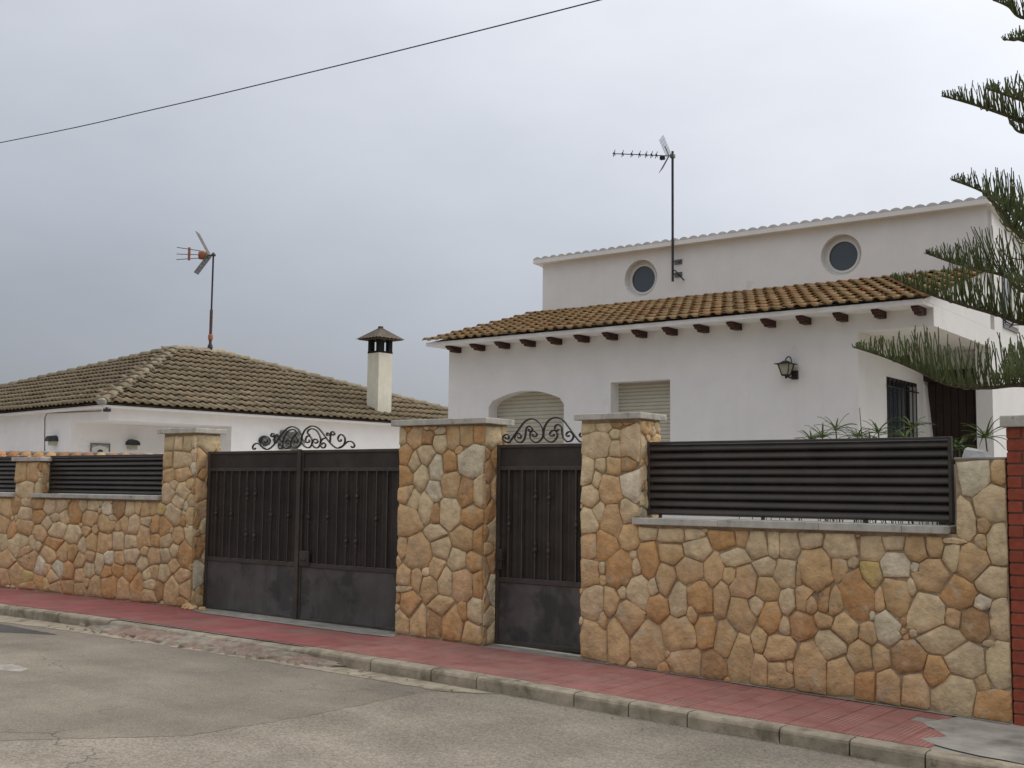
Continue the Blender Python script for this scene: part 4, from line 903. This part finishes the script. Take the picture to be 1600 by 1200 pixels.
# eaves board all round
b = MB(); lbox(b, -W_+.05, -.05, .05, D_-.05, LZE-.02, LZE+.03); b.build('eaves_board', M_['stucco'], house_l)
PALL = [srgb(136, 121, 98), srgb(130, 117, 95), srgb(140, 125, 102), srgb(126, 113, 92), srgb(134, 121, 100)]
apex = (-T_, T_); zA = LZE+.06+T_*PP; re = (-T_, T_+RL)
an_ = math.atan(PP)
def in_right(u, s):                                                   # u runs back along the side, s up the slope
    h = s*math.cos(an_); v = u
    if h > T_: return False
    return v > h-.2 and v < (D_-(D_-re[1])*h/T_)
ab_ = math.atan(PP)
S_r = -LX*math.cos(an_)+EZ*math.sin(an_); S_f = LY*math.cos(an_)+EZ*math.sin(an_)
def in_front(u, s):                                                   # u negative to the left
    h = s*math.cos(an_)
    if h > T_: return False
    return u < -h+.2 and u > -(W_-(W_-T_)*h/T_)
sl_ = T_/math.cos(an_)
# sheathing
b = MB(); z0 = LZE+.045
b.add([lh(0, 0, z0), lh(0, D_, z0), lh(*re, zA-.02), lh(*apex, zA-.02), lh(-W_, 0, z0), lh(-W_, D_, z0)], [(0, 1, 2, 3), (4, 0, 3), (5, 4, 3, 2), (1, 5, 2)]); b.build('roof_deck', M_['tile_grey'], house_l, color=PALL[1])
roof_field(house_l, np.array(lh(.03, 0, LZE+.06)), LY, S_r, 0., D_, sl_, .205, .36, M_['tile_grey'], PALL, in_right, 190)
roof_field(house_l, np.array(lh(0, -.03, LZE+.06)), LX, S_f, -W_, 0., sl_, .205, .36, M_['tile_grey'], PALL, in_front, 110)
def ridge_row(p0, p1, L_=.38, r=.11):
    p0, p1 = np.array(p0), np.array(p1); d = p1-p0; ln = np.linalg.norm(d); d /= ln; n = max(1, int(ln/L_)); sd = np.cross(d, EZ); sd /= np.linalg.norm(sd); up_ = np.cross(sd, d)
    for k in range(n):
        a = p0+d*ln*k/n; e = p0+d*ln*(k+1.12)/n; V = []
        for q_, rr, lift in ((a, r*1.12, .02), (e, r*.9, 0.)):
            for j in range(9): t = PI*j/8; V.append(q_+sd*rr*math.cos(t)*1.15+up_*(rr*math.sin(t)*.9+lift-.04))
        for j in range(9): t = PI*j/8; V.append(a+sd*(r-.01)*math.cos(t)*1.15+up_*((r-.005)*math.sin(t)*.9-.035))
        Fs = [(j, j+1, 10+j, 9+j) for j in range(8)]+[(18+j, 19+j, j+1, j) for j in range(8)]
        o = MB().add(V, Fs).build('ridge_tile', M_['tile_grey'], house_l, tuple(a), jit(srgb(146, 134, 114), .12), fix=False)
        for pl in o.data.polygons: pl.use_smooth = pl.index < 8
ridge_row(lh(.02, -.02, LZE+.10), lh(*apex, zA+.04)); ridge_row(lh(-W_, 0, LZE+.1), lh(*apex, zA+.04)); ridge_row(lh(0, D_, LZE+.1), lh(*re, zA+.04)); ridge_row(lh(re[0], re[1]+.1, zA+.04), lh(apex[0], apex[1], zA+.04))
MB().lathe(lh(.03, -.03, LZE+.0), [(.07, .02), (.10, .05), (.10, .11), (.05, .16)], 12).build('corner_cap', M_['cement'], house_l)
# chimney
cb = lloc(hit(590, 650, LO, np.cross(LY, S_r))); cu, cv = cb[0], cb[1]; cw = .46
chz = onX(590, 550, lh(cu, cv, 0)[0])[2]; vz = onX(590, 527, lh(cu, cv, 0)[0])[2]; tz = onX(590, 508, lh(cu, cv, 0)[0])[2]
b = MB(); lbox(b, cu-cw, cu, cv, cv+cw, LZE+.1, chz); b.build('chimney_shaft', M_['stucco_cream'], house_l)
b = MB(); pw = .13
for (a, c) in ((0, 0), (0, 1), (1, 0), (1, 1)): lbox(b, cu-cw+a*(cw-pw)+.003, cu-cw+a*(cw-pw)+pw-.003, cv+c*(cw-pw)+.003, cv+c*(cw-pw)+pw-.003, chz+.05, vz)
for a in (0, .5): 
    pass
lbox(b, cu-cw-.004, cu+.004, cv-.004, cv+cw+.004, chz-.001, chz+.05); lbox(b, cu-cw-.01, cu+.01, cv-.01, cv+cw+.01, vz-.03, vz+.0)
b.build('chimney_vent', M_['black_vent'], house_l)
b = MB(); ctr = np.array(lh(cu-cw/2, cv+cw/2, 0)); hw = .47; zc0 = vz-.02
cc_ = house_l
for f, (du, dv) in enumerate(((1, 0), (0, -1), (-1, 0), (0, 1))):
    nst = 7; V = []; Fs = []
    A_ = np.array((0., 0)); 
    for k in range(2*nst+1):
        t = -1+2*k/(2*nst); wav = .02 if k % 2 else 0.
        for s_ in (0., .5, .93):
            w = hw*(1-s_); pu = du*hw*(1-s_)+(-dv)*t*w; pv_ = dv*hw*(1-s_)+du*t*w
            V.append(lh(cu-cw/2+pu, cv+cw/2+pv_, zc0+(tz-zc0)*s_+wav*(1-s_*.7)))
    for k in range(2*nst):
        for j in range(2): Fs.append((3*k+j, 3*k+3+j, 3*k+4+j, 3*k+1+j))
    MB().add(V, Fs).build('chimney_cap', M_['tile_grey'], cc_, color=srgb(104, 94, 84), fix=False)
b = MB(); lbox(b, cu-cw/2-.05, cu-cw/2+.05, cv+cw/2-.05, cv+cw/2+.05, tz-.06, tz+.02); lbox(b, cu-cw/2-.40, cu-cw/2+.40, cv+cw/2-.40, cv+cw/2+.40, zc0-.012, zc0+.0); b.build('chimney_cap_seat', M_['tile_grey'], house_l, color=srgb(90, 80, 66))
# cable on the wall, small camera under the eave
P = [lloc(hit(*p, np.array(lh(0, OVH-.012, 0)), LY)) for p in ((158, 642), (74, 645.5), (70, 652), (69.5, 705))]
MB().tube([lh(u, OVH-.012, z) for u, v, z in P], .008, 6).build('wall_cable', M_['cable'], house_l)
q_ = lloc(hit(168, 643, wcn, LX))
sc_ = thing('security_camera', 'small dark camera under the eave corner of the bungalow', 'camera', lh(-.22, .2, LZE-.1))
b = MB(); lbox(b, -.2, -.05, .12, .22, LZE-.11, LZE-.045); b.build('body', M_['mast'], sc_)
MB().tube([lh(-.15, .17, LZE-.05), lh(-.15, .17, LZE-.02)], .02, 6).build('mount', M_['mast'], sc_)
# wall lamps and plaque
def hood_lamp(label, u, v, z, n_u, n_v, s=1.):
    t = thing('wall_lamp', label, 'lamp', lh(u, v, z))
    e = lambda a, o_, zz: lh(u+n_u*o_+n_v*a, v+n_v*o_-n_u*a, z+zz)
    b = MB(); n = 8; V = []
    for (o_, r0) in ((.005, .0), (.10, .0), (.20, .0)): pass
    pf = [(-.14, -.02), (-.13, .05), (-.07, .10), (0, .115), (.07, .10), (.13, .05), (.14, -.02)]
    b.prism([(a*s, c*s) for a, c in pf], lambda a, c: e(a, .002, c), lambda a, c: e(a*.8, .2*s, c*.85-.01)); b.build('hood', M_['mast'], t)
    MB().prism([(-.09*s, -.12*s), (.09*s, -.12*s), (.1*s, -.021*s), (-.1*s, -.021*s)], lambda a, c: e(a, .002, c), lambda a, c: e(a*.8, .14*s, c)).build('glass', M_['lampglass'], t)
l1 = lloc(hit(87, 688, wcn, LY)); hood_lamp('dark hooded wall lamp left of the bungalow porch beside a cable', l1[0], OVH, l1[2], 0, -1)
inn = np.array(lh(u112, 0, 0)); l2 = lloc(hit(205, 694, inn, LX)); hood_lamp('dark hooded wall lamp inside the bungalow porch', u112, l2[1], l2[2], 1, 0, 1.05)
pc = [lloc(hit(*p, inn, LX)) for p in ((141, 692), (171, 706))]
pq = thing('ceramic_plaque', 'framed grey ceramic plaque on the porch wall of the bungalow', 'plaque', lh(u112, (pc[0][1]+pc[1][1])/2, pc[1][2]))
v0, v1 = pc[0][1], pc[1][1]; z1 = pc[0][2]; z0 = z1-.42
b = MB(); lbox(b, u112+.001, u112+.02, v0, v1, z0, z1); b.build('board', M_['plaque'], pq)
b = MB()
for (a0, a1, c0, c1) in ((v0, v1, z1-.035, z1), (v0, v1, z0, z0+.035), (v0, v0+.03, z0+.035, z1-.035), (v1-.03, v1, z0+.035, z1-.035)): lbox(b, u112+.02, u112+.03, a0, a1, c0, c1)
b.build('frame', M_['ceramic'], pq)
n = 24; vm, zm_ = (v0+v1)/2, (z0+z1)/2+.02; b = MB()
b.add([lh(u112+.022, vm+.24*math.cos(2*PI*k/n), zm_+.13*math.sin(2*PI*k/n)) for k in range(n)], [tuple(range(n))]); b.build('medallion', M_['frame_white'], pq, fix=False)
b = MB(); b.add([lh(u112+.026, vm+.07*math.cos(2*PI*k/n), zm_+.05*math.sin(2*PI*k/n)) for k in range(n)], [tuple(range(n))]); b.build('emblem', M_['mast'], pq, fix=False)
# carved ornament and round lamp seen over the driveway gate
oc = [lloc(hit(*p, wcn, LX)) for p in ((430, 672), (472, 704))]
orn = thing('wall_ornament', 'weathered grey carved ornament on the bungalow wall behind the gate scrolls', 'ornament', lh(-OVH, (oc[0][1]+oc[1][1])/2, oc[1][2]))
vm, zm_ = (oc[0][1]+oc[1][1])/2, (oc[0][2]+oc[1][2])/2; hv, hz = (oc[1][1]-oc[0][1])/2, (oc[0][2]-oc[1][2])/2
n = 44; pf = []
for k in range(n):
    t = 2*PI*k/n; r = 1+.16*math.cos(6*t+.4)+random.uniform(-.05, .05); pf.append((vm+hv*r*math.cos(t), zm_+hz*r*math.sin(t)))
MB().prism(pf, lambda v, z: lh(-OVH+.001, v, z), lambda v, z: lh(-OVH+.05, v, z)).build('backplate', M_['ceramic'], orn)
for k in range(9):
    t = 2*PI*k/8; rr = .55 if k < 8 else 0; c_ = (vm+hv*rr*math.cos(t), zm_+hz*rr*math.sin(t))
    MB().prism([(c_[0]+hv*.25*math.cos(2*PI*j/10), c_[1]+hz*.25*math.sin(2*PI*j/10)) for j in range(10)], lambda v, z: lh(-OVH+.05, v, z), lambda v, z: lh(-OVH+.085, c_[0]+(v-c_[0])*.6, c_[1]+(z-c_[1])*.6)).build('boss', M_['ceramic'], orn)
l3 = lloc(hit(413, 689, wcn, LX)); t = thing('bulkhead_lamp', 'round dark bulkhead lamp on the bungalow wall above the driveway gate', 'lamp', lh(-OVH, l3[1], l3[2]))
MB().prism([(l3[1]+.17*math.cos(2*PI*j/20), l3[2]+.13*math.sin(2*PI*j/20)) for j in range(20)], lambda v, z: lh(-OVH+.001, v, z), lambda v, z: lh(-OVH+.06, l3[1]+(v-l3[1])*.9, l3[2]+(z-l3[2])*.9)).build('body', M_['mast'], t)
MB().prism([(l3[1]+.10*math.cos(2*PI*j/20), l3[2]+.08*math.sin(2*PI*j/20)) for j in range(20)], lambda v, z: lh(-OVH+.06, v, z), lambda v, z: lh(-OVH+.10, l3[1]+(v-l3[1])*.7, l3[2]+(z-l3[2])*.7)).build('glass', M_['ceramic'], t)
# aerial on the bungalow roof
rb = hit(328, 552, LO+EZ*.06, np.cross(LY, S_r)); mx = rb; top = onY(334, 398, rb[1])
al = thing('tv_aerial', 'aerial with orange clamps and three thin booms on a mast above the bungalow roof', 'aerial', tuple(rb))
zc = lambda py: onY(331, py, rb[1])[2]
z_a, z_b, z_c = rb[2]-.25, zc(484), top[2]
MB().tube([(rb[0], rb[1], z_a), (rb[0], rb[1], z_b)], .04, 8).build('lower_mast', M_['rust'], al)
MB().tube([(rb[0], rb[1], z_b-.05), (rb[0], rb[1], z_c)], .024, 8).build('mast', M_['mast'], al)
MB().lathe((rb[0], rb[1], zc(531)), [(.06, 0), (.065, .03), (.065, .12), (.05, .15)], 10).build('clamp', M_['orange'], al)
MB().lathe((rb[0], rb[1], zc(546)), [(.05, 0), (.075, .05), (.06, .13)], 10).build('clamp', M_['mast'], al)
MB().lathe((rb[0], rb[1], z_c-.03), [(.07, 0), (.06, .04), (.02, .09)], 10).build('mast_cap', M_['mast'], al)
d = -LX*.35-LY*.94; d /= np.linalg.norm(d); e0 = np.array((rb[0], rb[1], z_c-.02)); e_t = onZ(276, 398, z_c); d = e_t-e0; Ln = np.linalg.norm(d); d /= Ln; sd = np.array((-d[1], d[0], 0.))
MB().tube([e0, e0+d*Ln*.3], .018, 6).build('boom', M_['mast'], al)
for k, dz in enumerate((.20, .02, -.13)): MB().tube([e0+d*Ln*.3+EZ*dz*.55, e0+d*Ln*1.0+EZ*dz], .010, 5).build('boom', M_['mast'], al)
p = e0+d*Ln*.28; b = MB(); b.tube([p-d*.16, p-d*.02, p+d*.10], [.05, .12, .11], 10); b.build('clamp', M_['orange'], al)
p = e0+d*Ln*.66; b = MB(); b.tube([p-EZ*.14, p+EZ*.20], .035, 8); b.build('clamp', M_['orange'], al)
for sg in (1, -1):
    r0 = e0+d*.10; tip = r0+d*.35+EZ*(.55*sg+.06); b = MB()
    for k in range(-5, 6): b.tube([r0+sd*.035*k, tip+sd*.035*k], .006, 4)
    for k in range(7): c_ = r0+(tip-r0)*k/6; b.tube([c_-sd*.175, c_+sd*.175], .006, 4)
    b.build('reflector', M_['metal'], al)

# tiled garden wall in front of the bungalow
zt = 2.21; g0, g1 = onZ(-30, 704, zt), onZ(262, 708.5, zt); dd = g1-g0; gl = np.linalg.norm(dd); dd /= gl; gs = np.array((dd[1], -dd[0], 0)); 
gw = thing('tiled_garden_wall', 'white garden wall capped with terracotta tiles in front of the bungalow', 'wall', tuple(g0*np.array((1, 1, 0))+EZ*.1))
b = MB(); b.add([tuple((g0 if a == 0 else g1)*np.array((1, 1, 0))+gs*s_+EZ*z) for z in (.1, zt-.1) for a, s_ in ((0, -.12), (1, -.12), (1, .12), (0, .12))], [(3, 2, 1, 0), (4, 5, 6, 7), (0, 1, 5, 4), (1, 2, 6, 5), (2, 3, 7, 6), (3, 0, 4, 7)]); b.build('wall', M_['stucco'], gw)
nk = int(gl/.21)
for k in range(nk):
    p = g0+dd*(gl*(k+.5)/nk); V = []
    for s_, r, h in ((.20, .098, -.10), (-.14, .085, .0)):
        for j in range(9): t = PI*j/8; V.append(p+dd*r*math.cos(t)+gs*s_+EZ*(h+r*math.sin(t)*.55-.045))
    for j in range(9): t = PI*j/8; V.append(p+dd*.082*math.cos(t)+gs*.195+EZ*(-.10+.08*math.sin(t)*.55-.05))
    o = MB().add(V, [(j, j+1, 10+j, 9+j) for j in range(8)]+[(18+j, 19+j, j+1, j) for j in range(8)]).build('tile', M_['terracotta'], gw, tuple(p), jit(random.choice((srgb(176, 128, 84), srgb(186, 146, 100), srgb(164, 112, 70))), .12), fix=False)
    for pl in o.data.polygons: pl.use_smooth = pl.index < 8
b = MB(); V = []
for r_ in range(2):
    pass
MB().tube([tuple(g0-gs*.17-EZ*.03), tuple(g1-gs*.17-EZ*.03)], .045, 10).build('ridge_mortar', M_['cement'], gw)

# ------------------------------------------------------------------ overhead cable
YC = -.6
P = [onY(*p, YC) for p in ((-500, 318), (0, 223), (240, 171), (470, 116.5), (700, 60), (937, 0), (1150, -57))]
P = [np.array((p[0], YC, p[2])) for p in P]
tag(MB().tube(smoothc(P, 6), .0062, 6).build('overhead_cable', M_['cable'], None, tuple(P[0])), 'black overhead cable crossing the sky above the street', 'cable')

# ------------------------------------------------------------------ Norfolk pine beyond the brick pillar
TX, TY = -2.15, 2.3
tr = thing('norfolk_pine', 'tall norfolk pine with flat tiers of upturned needled branches beside the house', 'tree', (TX, TY, .0))
MB().tube([(TX, TY, -.3), (TX+.02, TY, 1.5), (TX-.01, TY+.02, 4), (TX+.01, TY, 7), (TX, TY, 9.5)], [.19, .16, .13, .08, .02], 12).build('trunk', M_['bark'], tr)
def branch(path, scale=1., rows=2, droop=0.):
    """path from tip to trunk"""
    P = smoothc(path[::-1], 10); n = len(P); cum = [0.]
    for i in range(1, n): cum.append(cum[-1]+np.linalg.norm(P[i]-P[i-1]))
    LT = cum[-1]
    o = MB().tube(P, [.028*(1-.8*c/LT) for c in cum], 6).build('branch', M_['twig'], tr, tuple(P[0]))
    b = MB(); s = .25
    while s < LT-.005:
        i = min(np.searchsorted(cum, s), n-1); i = max(1, i); f = (s-cum[i-1])/(cum[i]-cum[i-1]+1e-9); p = P[i-1]+(P[i]-P[i-1])*f
        d = P[i]-P[i-1]; d /= np.linalg.norm(d); sd = np.cross(d, EZ); sd /= np.linalg.norm(sd)+1e-9
        left = LT-s; ln = scale*min(.47, .045+left*.52)*random.uniform(.62, 1.15)
        for sg in (-1, 1):
            if random.random() < .06: continue
            low = random.random() < .28; a = random.uniform(1.2, 1.95) if low else random.uniform(.3, 1.15); fwd = random.uniform(-.1, .5); lnn = ln*(.5 if low else 1.)
            d0 = sd*sg*math.sin(a)+EZ*math.cos(a)+d*fwd; d0 /= np.linalg.norm(d0)
            d1 = sd*sg*random.uniform(-.05, .4)+EZ+d*random.uniform(-.25, .35); d1 /= np.linalg.norm(d1)
            m_ = 6; pts = [p]; r0 = random.uniform(.0045, .0075)
            for k in range(m_):
                t = (k+.5)/m_; dirn = d0*(1-t)+d1*t; dirn /= np.linalg.norm(dirn); pts.append(pts[-1]+dirn*lnn/m_+np.array([random.uniform(-1, 1)*.004 for _ in range(3)]))
            rs = [r0*(1.15 if k % 2 else .8)*(1-.35*(k/m_)**2) for k in range(m_)]+[.004]
            b.tube(pts, rs, 4, caps=False)
        s += random.uniform(.008, .016)
    b.build('branchlets', M_['needles'], o, tuple(P[0]), fix=False)
def pxbranch(tip, mids, ytip, zbase=None, scale=1.):
    pts = [onY(*tip, ytip)]; m_ = len(mids)
    dist_t = abs(pts[0][0]-TX)
    for k, q_ in enumerate(mids):
        y = ytip
        for _ in range(8):
            w = onY(*q_, y); f = min(1., max(0., abs(w[0]-TX)/dist_t)); y = TY+(ytip-TY)*f
        pts.append(onY(*q_, y))
    last = pts[-1]
    pts.append(np.array((TX, TY, zbase if zbase else last[2]-.08))); branch(pts, scale)
pxbranch((1332, 542), [(1380, 557), (1425, 575), (1480, 600), (1540, 606), (1600, 602)], 1.3)
pxbranch((1545, 592), [(1570, 592), (1600, 590)], .7)
pxbranch((1390, 432), [(1440, 455), (1500, 475), (1560, 492), (1600, 505)], 1.7)
pxbranch((1447, 396), [(1500, 414), (1560, 428), (1600, 440)], 2.6)
pxbranch((1486, 281), [(1530, 297), (1565, 318), (1600, 345)], 2.1)
pxbranch((1535, 300), [(1565, 330), (1600, 372)], 1.0, scale=.9)
pxbranch((1471, 150), [(1520, 163), (1575, 181), (1600, 190)], 2.0)
pxbranch((1541, 138), [(1570, 148), (1600, 158)], 1.3, scale=.8)
pxbranch((1577, 186), [(1600, 208)], 2.8, scale=.8)
pxbranch((1567, 62), [(1585, 63), (1600, 64)], 1.6, scale=.8)
pxbranch((1551, 0), [(1575, 10), (1600, 28)], 2.2)
pxbranch((1570, 430), [(1600, 455)], 1.2, scale=.9)
for k, z in enumerate((2.5, 3.4, 4.4, 5.4, 6.3, 7.1, 7.9, 8.6)):             # the rest of each tier, away from the street side
    L_ = 2.0-.16*k
    for j in range(4):
        a = math.radians(-50+j*42+(k % 3)*12) ; dx, dy = math.cos(a), math.sin(a)
        branch([np.array((TX+dx*L_, TY+dy*L_, z+.25)), np.array((TX+dx*L_*.6, TY+dy*L_*.6, z+.02)), np.array((TX, TY, z-.05))])
for k, z in enumerate((8.2, 8.8)):
    L_ = 1.2-.25*k
    for j in range(3):
        a = math.radians(150+j*50+k*20); dx, dy = math.cos(a), math.sin(a)
        branch([np.array((TX+dx*L_, TY+dy*L_, z+.25)), np.array((TX+dx*L_*.6, TY+dy*L_*.6, z+.02)), np.array((TX, TY, z-.05))])
# withered drooping twigs
for tip, mids in (((1556, 372), [(1566, 392), (1590, 405)]), ((1577, 512), [(1590, 498), (1600, 490)]), ((1563, 495), [(1580, 507), (1600, 508)])):
    pts = [onY(*tip, 2.1)]+[onY(*m_, 2.1) for m_ in mids]; pts.append(np.array((TX, TY, pts[-1][2]-.05)))
    MB().tube(smoothc(pts, 6), .006, 5).build('branch', M_['twig'], tr, tuple(pts[0]))

# ------------------------------------------------------------------ umbrella sedge behind the wall
def sedge(label, base, umbels, m='papyrus', n=16):
    t = thing('umbrella_sedge', label, 'plant', base, 'umbrella sedge behind the louvred panel')
    for (px, py, y, R_) in umbels:
        c_ = onY(px, py, y)
        MB().tube(smoothc([np.array((base[0]+random.uniform(-.06, .06), base[1]+random.uniform(-.06, .06), base[2])), np.array((base[0]*.4+c_[0]*.6, base[1]*.4+c_[1]*.6, base[2]*.4+c_[2]*.6)), c_], 5), .006, 5).build('stem', M_['stem'], t)
        b = MB()
        for k in range(n):
            a = 2*PI*k/n+random.uniform(-.2, .2); el = random.uniform(.1, 1.15); L_ = R_*random.uniform(.75, 1.15); w = .0105
            d = np.array((math.cos(a)*math.cos(el), math.sin(a)*math.cos(el), math.sin(el))); sd = np.cross(d, EZ); sd /= np.linalg.norm(sd)
            V = []; m_ = 5
            for j in range(m_+1):
                f = j/m_; p = c_+d*L_*f-EZ*L_*.38*f*f; ww = w*(1-f*.85); V += [p-sd*ww, p-EZ*.002+np.cross(sd, d)*-.003, p+sd*ww]
            b.add(V, [(3*j+k_, 3*j+k_+1, 3*j+k_+4, 3*j+k_+3) for j in range(m_) for k_ in range(2)])
        b.build('leaves', M_[m], t, tuple(c_), fix=False)
sedge('clump of umbrella sedge behind the middle of the long louvred panel', (-3.75, .75, .1), [(1306, 672, .75, .27), (1285, 684, .85, .26), (1268, 690, .7, .2), (1340, 682, .8, .24)])
sedge('bushier clump of umbrella sedge in front of the barred porch window', (-3.25, .8, .1), [(1372, 676, .8, .24), (1360, 690, .7, .2), (1425, 668, .9, .24), (1415, 684, .75, .22)])
sedge('single tall umbrella sedge between the louvred panel and the brick pillar', (-2.45, .7, .1), [(1540, 684, .6, .30)], n=22)
sedge('short strap-leaved sedge at the end of the louvred panel', (-2.75, .55, .1), [(1499, 697, .5, .16), (1492, 702, .6, .15)], n=20)
# upright dry cane
c0 = onY(1347, 690, .8); c1 = onY(1343, 637, .8)
tag(MB().tube([np.array((c0[0], .8, .1)), c0, c1], [.006, .006, .003], 5).build('garden_cane', M_['stem'], None, (c0[0], .8, .1)), 'thin upright cane standing among the sedge', 'cane')
# low weeds along the foot of the panel, seen through the gap
b = MB()
for k in range(70):
    x = -2.75-2.0*random.random()**1.3; y = random.uniform(.36, .55); b.tube([(x, y, .1), (x+random.uniform(-.03, .03), y, 1.3), (x+random.uniform(-.06, .06), y+random.uniform(-.03, .03), random.uniform(1.42, 1.75))], [.006, .005, .002], 4)
o = stuff(b.build('weeds', M_['stem'], None, (-3.8, .45, .1), fix=False)); tag(o, 'thin dark weeds growing behind the long louvred panel', 'weeds')
# pale rock on the wall end
rc = onY(1528, 709, .42); b = MB(); b.cbox(rc[0]-.12, rc[0]+.11, rc[1]-.08, rc[1]+.09, 1.868, 1.965, .018)
b.v = [(p[0]+(p[2]-1.868)*(.25 if p[0] < rc[0] else -.55)+random.uniform(-.008, .008), p[1]+(p[2]-1.868)*(.4 if p[1] < rc[1] else -.1)+random.uniform(-.008, .008), p[2]-(p[0]-rc[0])*.12*(p[2] > 1.9)) for p in b.v]
bk = thing('planter', 'rendered planter behind the end of the stone wall', 'planter', (-2.46, .45, .1))
MB().box(-2.75, -2.29, .31, .75, .05, 1.84).build('box', M_['stucco'], bk); MB().box(-2.72, -2.32, .34, .72, 1.84, 1.868).build('soil', M_['soil'], bk)
tag(b.build('pale_rock', M_['rock'], None, (rc[0], rc[1], 1.87)), 'pale angular rock on the planter beside the brick pillar', 'rock')
